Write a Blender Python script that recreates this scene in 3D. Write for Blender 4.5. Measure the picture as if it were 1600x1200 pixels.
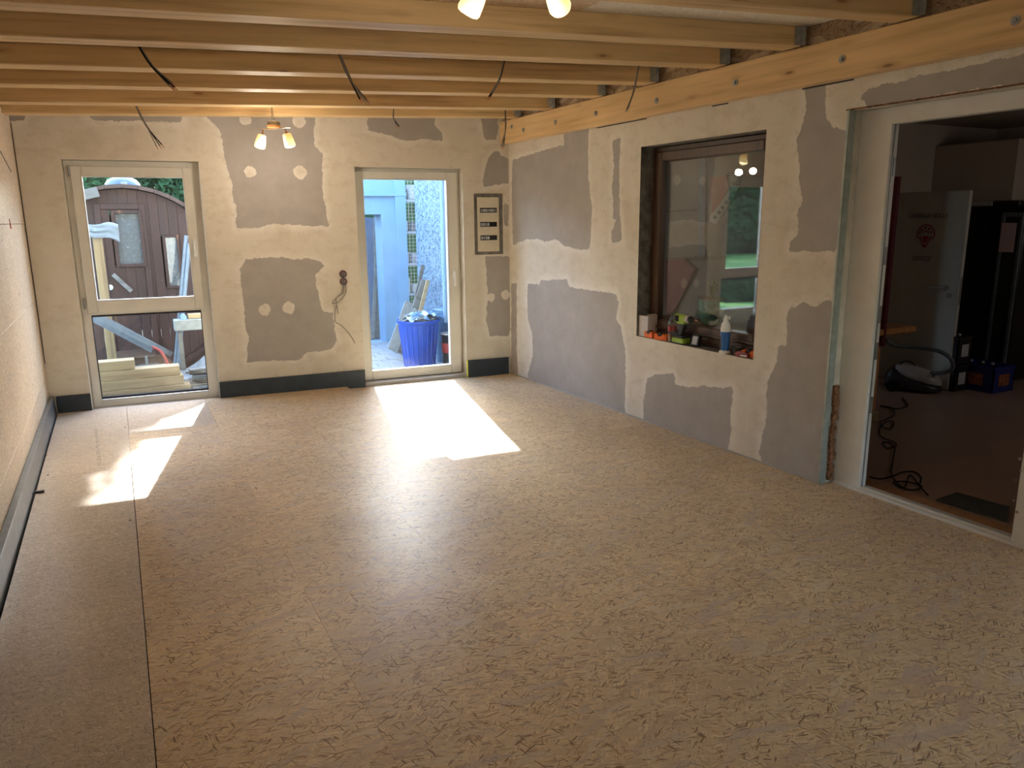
import bpy, bmesh, math, random
import numpy as np
from mathutils import Vector, Matrix, noise
R_ = math.radians
random.seed(7)
sc = bpy.context.scene
for o in list(bpy.data.objects): bpy.data.objects.remove(o)
COL = sc.collection
# ------------------------------------------------------------------ camera
FPX = 1183.16
cr = Vector((0.88797608, -0.45979695, -0.0092331)); cu = Vector((0.10571764, 0.18454422, 0.9771219)); cf = Vector((0.44757376, 0.86863697, -0.2124795))
CAM = Vector((0, 0, 1.6))
cam = bpy.data.cameras.new('camera'); cam.sensor_width = 36; cam.sensor_fit = 'HORIZONTAL'; cam.lens = 36 * FPX / 1600; cam.clip_start = .05; cam.clip_end = 300
co = bpy.data.objects.new('camera', cam); COL.objects.link(co)
co.matrix_world = Matrix(((cr.x, cu.x, -cf.x, 0), (cr.y, cu.y, -cf.y, 0), (cr.z, cu.z, -cf.z, 1.6), (0, 0, 0, 1)))
sc.camera = co
# ------------------------------------------------------------------ world, sun, exposure
SUNDIR = Vector((-.22, -1, -.735)).normalized()
w = bpy.data.worlds.new('world'); sc.world = w; w.use_nodes = True
nt = w.node_tree; bg = nt.nodes['Background']
sky = nt.nodes.new('ShaderNodeTexSky'); sky.sky_type = 'NISHITA'; sky.sun_disc = False
sky.sun_elevation = R_(35.7); sky.sun_rotation = math.atan2(.22, 1); sky.dust_density = 1.5; sky.air_density = 1.2
nt.links.new(sky.outputs[0], bg.inputs[0]); bg.inputs[1].default_value = 1.7
sl = bpy.data.lights.new('sun', 'SUN'); sl.energy = 11; sl.angle = R_(.55); sl.color = (1, .97, .93)
so = bpy.data.objects.new('sun', sl); COL.objects.link(so); so.rotation_euler = SUNDIR.to_track_quat('-Z', 'Y').to_euler(); so.location = (2, 12, 9)
sc.view_settings.view_transform = 'Standard'; sc.view_settings.look = 'None'; sc.view_settings.gamma = 1; sc.view_settings.use_curve_mapping = False
sc.view_settings.exposure = 1.0
# daylight from the big garden-side opening behind the photographer
def area_light(name, loc, rot, sx, sy, e, c):
    l = bpy.data.lights.new(name, 'AREA'); l.shape = 'RECTANGLE'; l.size = sx; l.size_y = sy; l.energy = e; l.color = c
    o = bpy.data.objects.new(name, l); COL.objects.link(o); o.location = loc; o.rotation_euler = rot; return o
area_light('rear_window_daylight', (2.9, -2.42, 1.3), (R_(90), 0, 0), 1.1, 1.9, 1.2, (.97, .98, 1))
area_light('side_room_fill', (6.6, 1.3, 1.7), (R_(90), 0, 0), 1.0, .9, 3.2, (1, .93, .85))  # unseen fill light added to brighten the side room, no window there
# ------------------------------------------------------------------ node helpers
def mat(name):
    m = bpy.data.materials.new(name); m.use_nodes = True
    return m, m.node_tree, m.node_tree.nodes['Principled BSDF']
class N:
    def __init__(s, nt): s.nt = nt
    def n(s, t, **k):
        x = s.nt.nodes.new('ShaderNode' + t)
        for a, b in k.items(): setattr(x, a, b)
        return x
    def l(s, a, b): s.nt.links.new(a, b)
    def val(s, x, v):
        if hasattr(v, 'is_output') or isinstance(v, bpy.types.NodeSocket): s.l(v, x)
        else: x.default_value = v
    def math(s, op, a, b=0., c=0.):
        x = s.n('Math', operation=op); s.val(x.inputs[0], a); s.val(x.inputs[1], b); s.val(x.inputs[2], c); return x.outputs[0]
    def mix(s, f, a, b, bt='MIX'):
        x = s.n('Mix', data_type='RGBA', blend_type=bt); s.val(x.inputs[0], f)
        for i, v in ((6, a), (7, b)):
            if isinstance(v, tuple): x.inputs[i].default_value = (*v, 1) if len(v) == 3 else v
            else: s.l(v, x.inputs[i])
        return x.outputs[2]
    def mapping(s, src, rot=(0, 0, 0), scale=(1, 1, 1), loc=(0, 0, 0)):
        x = s.n('Mapping'); s.l(src, x.inputs[0]); x.inputs[1].default_value = loc; x.inputs[2].default_value = rot; x.inputs[3].default_value = scale; return x.outputs[0]
    def noise(s, v, sc_, det=3, rough=.5):
        x = s.n('TexNoise'); s.l(v, x.inputs['Vector']); x.inputs['Scale'].default_value = sc_; x.inputs['Detail'].default_value = det; x.inputs['Roughness'].default_value = rough; return x
    def vor(s, v, sc_, feat='F1', dims='3D'):
        x = s.n('TexVoronoi', feature=feat, voronoi_dimensions=dims); s.l(v, x.inputs['Vector']); x.inputs['Scale'].default_value = sc_; return x
    def ramp(s, f, stops, interp='LINEAR'):
        x = s.n('ValToRGB'); s.l(f, x.inputs[0]); cr_ = x.color_ramp; cr_.interpolation = interp
        while len(cr_.elements) < len(stops): cr_.elements.new(.5)
        for e, (p, c) in zip(cr_.elements, stops): e.position = p; e.color = (*c, 1) if len(c) == 3 else c
        return x.outputs[0]
    def step(s, v, a, b):
        x = s.n('MapRange', interpolation_type='SMOOTHSTEP'); s.l(v, x.inputs[0]); x.inputs[1].default_value = a; x.inputs[2].default_value = b; return x.outputs[0]
    def bump(s, h, bs, st=.3, d=.002):
        x = s.n('Bump'); s.l(h, x.inputs['Height']); x.inputs['Strength'].default_value = st; x.inputs['Distance'].default_value = d; s.l(x.outputs[0], bs.inputs['Normal'])
def plain(name, c, rough=.5, metal=0., var=.12, scale=12, spec=.5, bump=0, emis=None, es=0, coat=0):
    m, t, b = mat(name); n = N(t)
    tc = n.n('TexCoord').outputs['Object']; nz = n.noise(tc, scale, 4).outputs[0]
    lo = tuple(max(0, x * (1 - var)) for x in c); hi = tuple(min(1, x * (1 + var)) for x in c)
    n.l(n.ramp(nz, [(.3, lo), (.7, hi)]), b.inputs['Base Color'])
    b.inputs['Roughness'].default_value = rough; b.inputs['Metallic'].default_value = metal; b.inputs['Specular IOR Level'].default_value = spec
    b.inputs['Coat Weight'].default_value = coat
    if bump: n.bump(nz, b, bump, .004)
    if emis: b.inputs['Emission Color'].default_value = (*emis, 1); b.inputs['Emission Strength'].default_value = es
    return m
def osb_mat(name, fine=False, tint=(1, 1, 1), rough=.36, painted=False, plane='XY'):
    m, t, b = mat(name); n = N(t)
    pos = n.n('NewGeometry').outputs['Position']; oi = n.n('ObjectInfo').outputs['Random']
    if plane == 'YZ':
        sp_ = n.n('SeparateXYZ'); n.l(pos, sp_.inputs[0]); cb_ = n.n('CombineXYZ'); n.l(sp_.outputs[1], cb_.inputs[0]); n.l(sp_.outputs[2], cb_.inputs[1]); n.l(sp_.outputs[0], cb_.inputs[2]); pos = cb_.outputs[0]
    off = n.math('MULTIPLY', oi, 37.3); cmb = n.n('CombineXYZ'); n.l(off, cmb.inputs[0]); n.l(off, cmb.inputs[1])
    va = n.n('VectorMath', operation='ADD'); n.l(pos, va.inputs[0]); n.l(cmb.outputs[0], va.inputs[1]); p = va.outputs[0]
    wob = n.noise(p, 7, 2).outputs['Color']; sc1 = n.n('VectorMath', operation='SCALE'); n.l(wob, sc1.inputs[0]); sc1.inputs['Scale'].default_value = .06
    vb = n.n('VectorMath', operation='ADD'); n.l(p, vb.inputs[0]); n.l(sc1.outputs[0], vb.inputs[1]); p = vb.outputs[0]
    T = lambda c: tuple(min(1, a * k) for a, k in zip(c, tint))
    if painted: cols = [(0, T((.60, .56, .49))), (.5, T((.72, .68, .60))), (1, T((.78, .75, .68)))]
    elif fine: cols = [(0, T((.42, .345, .27))), (.3, T((.50, .42, .335))), (.8, T((.56, .475, .385))), (1, T((.68, .59, .47)))]
    else: cols = [(0, T((.32, .22, .15))), (.08, T((.50, .36, .24))), (.22, T((.62, .46, .29))), (.38, T((.68, .55, .40))), (.52, T((.74, .61, .41))), (.68, T((.63, .52, .44))), (.85, T((.80, .69, .53))), (1, T((.52, .44, .40)))]
    S = (34, 150) if fine else (17, 100)
    angs = [.1, -.45, .55, 1.2, -.9, .2]
    colr = None; bumpv = None
    for i, a in enumerate(angs[:4 if fine else 6]):
        k = 1 + .22 * i
        mp = n.mapping(n.mapping(p, rot=(0, 0, a)), scale=(S[0] * k, S[1] * k, S[0]), loc=(i * 3.1, i * 1.7, 0))
        v = n.vor(mp, 1.0, dims='2D'); sx = n.n('SeparateColor'); n.l(v.outputs['Color'], sx.inputs[0])
        c = n.ramp(sx.outputs[0], cols)
        if colr is None: colr = c; bumpv = sx.outputs[1]
        else:
            mk = n.math('GREATER_THAN', sx.outputs[2], .54 if not fine else .66)
            colr = n.mix(mk, colr, c)
            bumpv = n.math('ADD', bumpv, n.math('MULTIPLY', mk, n.math('SUBTRACT', sx.outputs[1], .3)))
    # dark slivers
    for i, (a, thr) in enumerate(((.35, .968), (-.5, .972), (1.3, .98))):
        mp = n.mapping(n.mapping(p, rot=(0, 0, a)), scale=(S[0] * 1.9, S[1] * 2.6, 10), loc=(9 + i, 4, 0))
        v = n.vor(mp, 1.0, dims='2D'); sx = n.n('SeparateColor'); n.l(v.outputs['Color'], sx.inputs[0])
        mk = n.math('GREATER_THAN', sx.outputs[0], thr)
        colr = n.mix(n.math('MULTIPLY', mk, .3 if painted else .9), colr, T((.21, .125, .07) if not fine else (.27, .2, .15)))
    if not fine and not painted:
        for i, (a, thr) in enumerate(((.25, .86), (-.35, .88))):
            v = n.vor(n.mapping(n.mapping(p, rot=(0, 0, a)), scale=(8, 34, 10), loc=(3 + i, 8, 0)), 1.0, dims='2D'); sx = n.n('SeparateColor'); n.l(v.outputs['Color'], sx.inputs[0])
            colr = n.mix(n.math('MULTIPLY', n.math('GREATER_THAN', sx.outputs[0], thr), .55), colr, n.ramp(sx.outputs[1], [(0, (.50, .36, .30)), (.4, (.72, .56, .34)), (.75, (.55, .47, .42)), (1, (.78, .68, .52))]))
    big = n.noise(p, 1.3, 3).outputs[0]
    colr = n.mix(1.0, colr, n.ramp(big, [(.3, (.9, .86, .84)), (.7, (1.07, 1.04, 1.0))]), 'MULTIPLY')
    n.l(colr, b.inputs['Base Color'])
    b.inputs['Roughness'].default_value = rough; b.inputs['Specular IOR Level'].default_value = .62
    n.bump(bumpv, b, .5 if not fine else .12, .0012)
    return m
def pine_mat(name, axis='X', base=(.68, .485, .245), dark=(.52, .345, .165), knots=1.0, rough=.5):
    m, t, b = mat(name); n = N(t)
    tc = n.n('TexCoord').outputs['Object']; oi = n.n('ObjectInfo').outputs['Random']
    off = n.math('MULTIPLY', oi, 19.7); cmb = n.n('CombineXYZ'); [n.l(off, cmb.inputs[i]) for i in range(3)]
    va = n.n('VectorMath', operation='ADD'); n.l(tc, va.inputs[0]); n.l(cmb.outputs[0], va.inputs[1]); p = va.outputs[0]
    s1 = {'X': (1.2, 26, 26), 'Y': (26, 1.2, 26), 'Z': (26, 26, 1.2)}[axis]
    s2 = {'X': (3, 11, 11), 'Y': (11, 3, 11), 'Z': (11, 11, 3)}[axis]
    nz = n.noise(n.mapping(p, scale=s1), 1.0, 4, .55).outputs[0]
    c = n.ramp(nz, [(.32, dark), (.48, base), (.7, tuple(min(1, x * 1.13) for x in base))])
    lg = n.noise(n.mapping(p, scale=s2), .35, 2).outputs[0]
    c = n.mix(1.0, c, n.ramp(lg, [(.3, (.86, .82, .78)), (.65, (1.05, 1.04, 1.03))]), 'MULTIPLY')
    kv = n.vor(n.mapping(p, scale=s2), .95)
    sx = n.n('SeparateColor'); n.l(kv.outputs['Color'], sx.inputs[0])
    r = n.math('ADD', kv.outputs['Distance'], n.math('MULTIPLY', n.math('GREATER_THAN', .5, sx.outputs[0]), 1.0))
    c = n.mix(n.math('MULTIPLY', n.math('SUBTRACT', 1.0, n.step(r, .05, .12)), .85 * knots), c, (.22, .10, .045))
    c = n.mix(n.math('MULTIPLY', n.math('SUBTRACT', 1.0, n.step(r, .1, .28)), .35 * knots), c, (.42, .22, .09))
    n.l(c, b.inputs['Base Color']); b.inputs['Roughness'].default_value = rough
    n.bump(nz, b, .12, .001)
    return m
def wall_mat(name):
    m, t, b = mat(name); n = N(t)
    g = n.n('Attribute', attribute_name='bare').outputs['Fac']
    pos = n.n('NewGeometry').outputs['Position']
    n1 = n.noise(pos, 16, 6, .62).outputs[0]; n2 = n.noise(n.mapping(pos, scale=(1, 1, .5)), 55, 4, .6).outputs[0]
    d = n.math('ADD', g, n.math('ADD', n.math('MULTIPLY', n.math('SUBTRACT', n1, .5), .055), n.math('MULTIPLY', n.math('SUBTRACT', n2, .5), .018)))
    mk = n.step(d, -.0015, .0015)
    halo = n.math('MULTIPLY', n.step(d, -.075, -.01), n.math('SUBTRACT', 1.0, mk))
    big = n.noise(n.mapping(pos, scale=(1, 1, .55)), 2.6, 5, .6).outputs[0]
    fill = n.ramp(big, [(.25, (.62, .56, .465)), (.5, (.71, .655, .56)), (.75, (.75, .70, .615))])
    scr = n.noise(n.mapping(pos, scale=(14, 14, .8)), 2.2, 3, .6).outputs[0]
    fill = n.mix(n.math('MULTIPLY', n.step(scr, .58, .75), .25), fill, (.82, .77, .67))
    fill = n.mix(n.math('MULTIPLY', halo, .75), fill, (.80, .76, .69))
    tw = n.noise(n.mapping(pos, scale=(1.3, 1.3, 2.2)), 5.5, 6, .72).outputs[0]
    fill = n.mix(n.math('MULTIPLY', n.step(tw, .5, .62), .4), fill, (.58, .51, .41))
    fill = n.mix(n.math('MULTIPLY', n.step(tw, .40, .34), .45), fill, (.80, .745, .64))
    sm = n.noise(pos, 7, 5, .6).outputs[0]
    bare = n.ramp(sm, [(.3, (.39, .36, .335)), (.7, (.45, .42, .395))])
    smear = n.noise(n.mapping(pos, scale=(3, 3, 1)), 9, 5, .7).outputs[0]
    bare = n.mix(n.math('MULTIPLY', n.step(smear, .66, .74), .45), bare, (.62, .56, .48))
    c = n.mix(mk, fill, bare)
    n.l(c, b.inputs['Base Color']); b.inputs['Roughness'].default_value = .72; b.inputs['Specular IOR Level'].default_value = .35
    h = n.math('ADD', n.math('MULTIPLY', mk, -1.0), n.math('MULTIPLY', n1, .35))
    n.bump(h, b, .5, .0015)
    return m
def glass_mat(name, tint=(.93, .96, .97), dirt=.04, refl=1.0):
    m = bpy.data.materials.new(name); m.use_nodes = True; t = m.node_tree; n = N(t)
    for x in list(t.nodes): t.nodes.remove(x)
    out = n.n('OutputMaterial'); tr = n.n('BsdfTransparent'); tr.inputs[0].default_value = (*tint, 1)
    gl = n.n('BsdfGlossy'); gl.inputs['Roughness'].default_value = .01; gl.inputs[0].default_value = (1, 1, 1, 1)
    fr = n.n('Fresnel')
    bf = n.n('NewGeometry').outputs['Backfacing']; n.l(n.math('ADD', 1.52, n.math('MULTIPLY', bf, 1 / 1.52 - 1.52)), fr.inputs[0])
    mx = n.n('MixShader'); n.l(n.math('MULTIPLY', fr.outputs[0], refl), mx.inputs[0]); n.l(tr.outputs[0], mx.inputs[1]); n.l(gl.outputs[0], mx.inputs[2])
    df = n.n('BsdfDiffuse'); df.inputs[0].default_value = (.75, .78, .8, 1)
    pos = n.n('NewGeometry').outputs['Position']; nz = n.noise(pos, 30, 6, .75).outputs[0]
    spots = n.vor(pos, 34).outputs['Distance']; sp = n.math('SUBTRACT', 1.0, n.step(spots, .07, .13))
    k = n.math('ADD', n.math('MULTIPLY', n.step(nz, .5, .8), dirt * 2), n.math('ADD', dirt, n.math('MULTIPLY', n.math('MULTIPLY', sp, n.step(nz, .52, .6)), .5)))
    m2 = n.n('MixShader'); n.l(k, m2.inputs[0]); n.l(mx.outputs[0], m2.inputs[1]); n.l(df.outputs[0], m2.inputs[2])
    n.l(m2.outputs[0], out.inputs[0]); return m
M = {}
M['wall'] = wall_mat('filler_and_plasterboard')
M['osb'] = osb_mat('osb', tint=(1.03, 1.0, .88)); M['chip'] = osb_mat('pale_chipboard', fine=True, tint=(1.1, 1.12, 1.15), rough=.3)
M['chipwall'] = osb_mat('wall_chipboard', plane='YZ', fine=True, tint=(1.42, 1.42, 1.38), rough=.5)
M['ceil'] = osb_mat('ceiling_chipboard', fine=True, tint=(1.4, 1.3, 1.15), rough=.6)
M['ceilw'] = osb_mat('primed_ceiling_board', fine=True, rough=.6, painted=True, tint=(1.22, 1.24, 1.26))
M['speck'] = osb_mat('speckled_board', plane='YZ', fine=False, tint=(.55, .47, .38), rough=.7)
M['pineX'] = pine_mat('planed_pine_x', 'X'); M['pineledger'] = pine_mat('planed_pine_ledger', 'X', base=(.76, .52, .26), dark=(.64, .42, .195), knots=1.2)
M['lumber'] = pine_mat('pale_lumber', 'X', base=(.36, .28, .155), dark=(.28, .205, .11), knots=.7)
M['lumberZ'] = pine_mat('upright_lumber', 'Z', base=(.28, .21, .11), dark=(.2, .14, .075), knots=.6)
M['grey_board'] = pine_mat('weathered_board', 'X', base=(.16, .165, .155), dark=(.09, .09, .085), knots=.5, rough=.8)
M['sauna'] = pine_mat('stained_sauna_planks', 'Z', base=(.034, .012, .009), dark=(.018, .007, .006), knots=.5, rough=.6)
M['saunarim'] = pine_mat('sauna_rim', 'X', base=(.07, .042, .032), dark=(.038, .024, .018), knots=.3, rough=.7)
M['pvc'] = plain('white_pvc', (.74, .72, .66), .32, var=.05, scale=5)
M['pvcdirty'] = plain('dusty_pvc', (.70, .69, .66), .45, var=.05, scale=9)
M['revealc'] = plain('reveal_filler', (.62, .57, .48), .8, var=.15, scale=9, bump=.2)
M['revealg'] = plain('grey_mortar_reveal', (.16, .15, .135), .9, var=.45, scale=14, bump=.5)
M['brown'] = pine_mat('brown_window_wood', 'Z', base=(.085, .045, .026), dark=(.05, .026, .016), knots=.1, rough=.35)
M['gasket'] = plain('black_gasket', (.012, .014, .018), .5)
M['bitumen'] = plain('dark_slate_skirting', (.022, .032, .045), .42, var=.25, scale=8)
M['kerb'] = plain('grey_kerb_strip', (.10, .115, .13), .30, var=.25, scale=14)
M['glass'] = glass_mat('window_glass', dirt=.008); M['glassd'] = glass_mat('door_glass', tint=(.88, .94, .98), dirt=.008)
M['glassr'] = glass_mat('dusty_inner_glass', tint=(.9, .92, .9), dirt=.004, refl=1.9)
M['steel'] = plain('galvanised_steel', (.45, .47, .47), .35, .85, var=.2, scale=30)
M['zincstud'] = plain('dull_zinc_stud', (.40, .46, .44), .5, .45, var=.15, scale=20)
M['chrome'] = plain('chrome', (.62, .62, .60), .18, 1)
M['hinge'] = plain('grey_hinge', (.3, .3, .29), .4, .6)
M['rust'] = plain('rusty_old_timber', (.20, .09, .045), .9, var=.7, scale=40, bump=.8)
M['black'] = plain('black_plastic', (.015, .015, .017), .4); M['dark'] = plain('near_black', (.006, .006, .007), .25)
M['cable'] = plain('grey_cable', (.23, .21, .19), .5); M['cableblk'] = plain('black_cable', (.012, .012, .013), .9, spec=.15)
M['copper'] = plain('wire_ends', (.55, .22, .12), .4, .3)
M['white'] = plain('white_plastic', (.8, .8, .78), .35, var=.04)
M['boxcream'] = plain('fuse_box_cover', (.68, .62, .49), .45, var=.05)
M['label'] = plain('grey_label', (.45, .47, .5), .5, var=.2, scale=60)
M['redsock'] = plain('red_socket_box', (.16, .02, .02), .4); M['redbr'] = plain('red_putty', (.5, .08, .05), .5)
M['orange'] = plain('orange_plastic', (.85, .16, .02), .4, var=.08); M['lime'] = plain('lime_green_plastic', (.30, .46, .05), .4, var=.08)
M['blue'] = plain('blue_bin_plastic', (.015, .07, .42), .35, var=.1); M['blue2'] = plain('blue_cartridge', (.02, .13, .42), .35)
M['signred'] = plain('dark_red_sign', (.15, .02, .018), .7)
M['cupboard'] = plain('dark_cupboard_front', (.14, .10, .075), .6, var=.08, scale=3)
M['redlabel'] = plain('red_label', (.30, .03, .03), .5); M['darkred'] = plain('dark_red_box', (.22, .02, .025), .4)
M['bottleglass'] = glass_mat('clear_bottle', tint=(.8, .83, .84), dirt=.03)
M['card'] = plain('white_carton', (.60, .56, .54), .7, var=.06)
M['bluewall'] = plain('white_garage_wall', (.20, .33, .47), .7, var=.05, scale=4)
def shade(emi, e): 
    m, t, b = mat('lit_glass_shade'); n = N(t)
    b.inputs['Base Color'].default_value = (.9, .75, .5, 1); b.inputs['Roughness'].default_value = .4
    tc = n.n('TexCoord').outputs['Object']; sp = n.n('SeparateXYZ'); n.l(tc, sp.inputs[0])
    f = n.step(sp.outputs[2], -.13, .0)
    n.l(n.ramp(f, [(0, (1, .80, .36)), (.55, (1, .72, .26)), (1, (.9, .42, .10))]), b.inputs['Emission Color'])
    n.l(n.math('SUBTRACT', e, n.math('MULTIPLY', f, e * .55)), b.inputs['Emission Strength'])
    return m
M['shade'] = shade(0, .95)
M['bulb'] = plain('lamp_bulb', (1, .9, .7), .4, emis=(1, .78, .45), es=6)
M['amber'] = plain('amber_lamp_cup', (.22, .09, .03), .35)
def roughcast():
    m, t, b = mat('roughcast'); n = N(t); pos = n.n('NewGeometry').outputs['Position']
    v = n.vor(pos, 55); nz = n.noise(pos, 30, 4).outputs[0]
    n.l(n.ramp(nz, [(.35, (.09, .14, .19)), (.5, (.22, .31, .40)), (.7, (.32, .42, .52))]), b.inputs['Base Color']); b.inputs['Roughness'].default_value = .95
    n.bump(n.math('SUBTRACT', 1.0, v.outputs['Distance']), b, 1, .02); return m
M['roughcast'] = roughcast()
def grass():
    m, t, b = mat('lawn'); n = N(t); pos = n.n('NewGeometry').outputs['Position']
    nz = n.noise(pos, 3, 8, .7).outputs[0]
    n.l(n.ramp(nz, [(.3, (.07, .16, .03)), (.7, (.16, .33, .07))]), b.inputs['Base Color']); b.inputs['Roughness'].default_value = 1; return m
M['grass'] = grass()
M['paver'] = plain('concrete_paver', (.17, .20, .22), .9, var=.12, scale=20, bump=.2)
M['soil'] = plain('grey_soil', (.10, .10, .10), .95, var=.3, scale=8)
M['leaf'] = plain('hedge_leaf', (.03, .07, .028), .95, spec=.15, var=.5, scale=3)
M['vinyl'] = plain('brown_vinyl_floor', (.33, .22, .17), .35, var=.06, scale=3)
M['sillwood'] = pine_mat('threshold_wood', 'X', base=(.34, .18, .09), dark=(.24, .12, .06), knots=.3, rough=.4)
M['mat'] = plain('dark_doormat', (.035, .035, .03), .95, var=.3, scale=60)
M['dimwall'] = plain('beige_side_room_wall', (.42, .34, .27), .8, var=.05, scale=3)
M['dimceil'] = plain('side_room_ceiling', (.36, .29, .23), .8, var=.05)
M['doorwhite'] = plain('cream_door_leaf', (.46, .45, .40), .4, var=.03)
M['emblem'] = plain('red_emblem', (.30, .012, .03), .5, var=.05); M['ink'] = plain('dark_lettering', (.05, .05, .05), .6)
M['curtain'] = plain('dark_red_curtain', (.11, .008, .015), .8, var=.2)
M['orangewood'] = pine_mat('orange_table_wood', 'Z', base=(.50, .23, .08), dark=(.36, .15, .05), knots=.2, rough=.35)
M['cratemat'] = plain('blue_crate', (.01, .02, .16), .4); M['bottlebrown'] = plain('brown_bottle', (.03, .015, .008), .15)
M['cratelogo'] = plain('crate_logo_orange', (.30, .09, .04), .5, var=.5, scale=30)
M['paper'] = plain('pink_paper', (.62, .42, .42), .7, var=.05)
M['silver'] = plain('silver_grey_plastic', (.42, .40, .38), .3)
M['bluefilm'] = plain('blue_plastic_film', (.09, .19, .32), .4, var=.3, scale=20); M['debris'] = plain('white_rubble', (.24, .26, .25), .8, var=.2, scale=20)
M['teal'] = plain('turquoise_glaze', (.16, .42, .42), .25, var=.4, scale=30)
M['green'] = plain('plant_green', (.07, .16, .04), .5)
M['pennant'] = plain('red_pennant', (.26, .03, .022), .7); M['pennantw'] = plain('off_white_band', (.26, .24, .21), .7)
M['alu'] = plain('aluminium_rail', (.18, .23, .28), .5, .3, var=.15, scale=20)
M['greyfelt'] = plain('grey_felt', (.18, .20, .22), .95, var=.3, scale=16, bump=.5)
M['stucco'] = plain('neighbour_house', (.3, .3, .3), .9); M['roof'] = plain('roof_tiles', (.12, .06, .05), .9)
M['dome'] = plain('blue_grey_cowl', (.08, .11, .17), .45); M['limegreen'] = plain('yellow_green_parasol_cover', (.42, .46, .14), .8)
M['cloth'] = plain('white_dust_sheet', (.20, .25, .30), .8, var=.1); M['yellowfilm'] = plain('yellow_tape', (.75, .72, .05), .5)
M['reflgreen'] = plain('pale_green_reflection', (.22, .33, .29), .7)  # green tint of the reflection imitated behind the sauna door glass
M['mirror'] = glass_mat('sauna_glass', tint=(.35, .42, .4), dirt=.12, refl=2.0)
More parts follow.
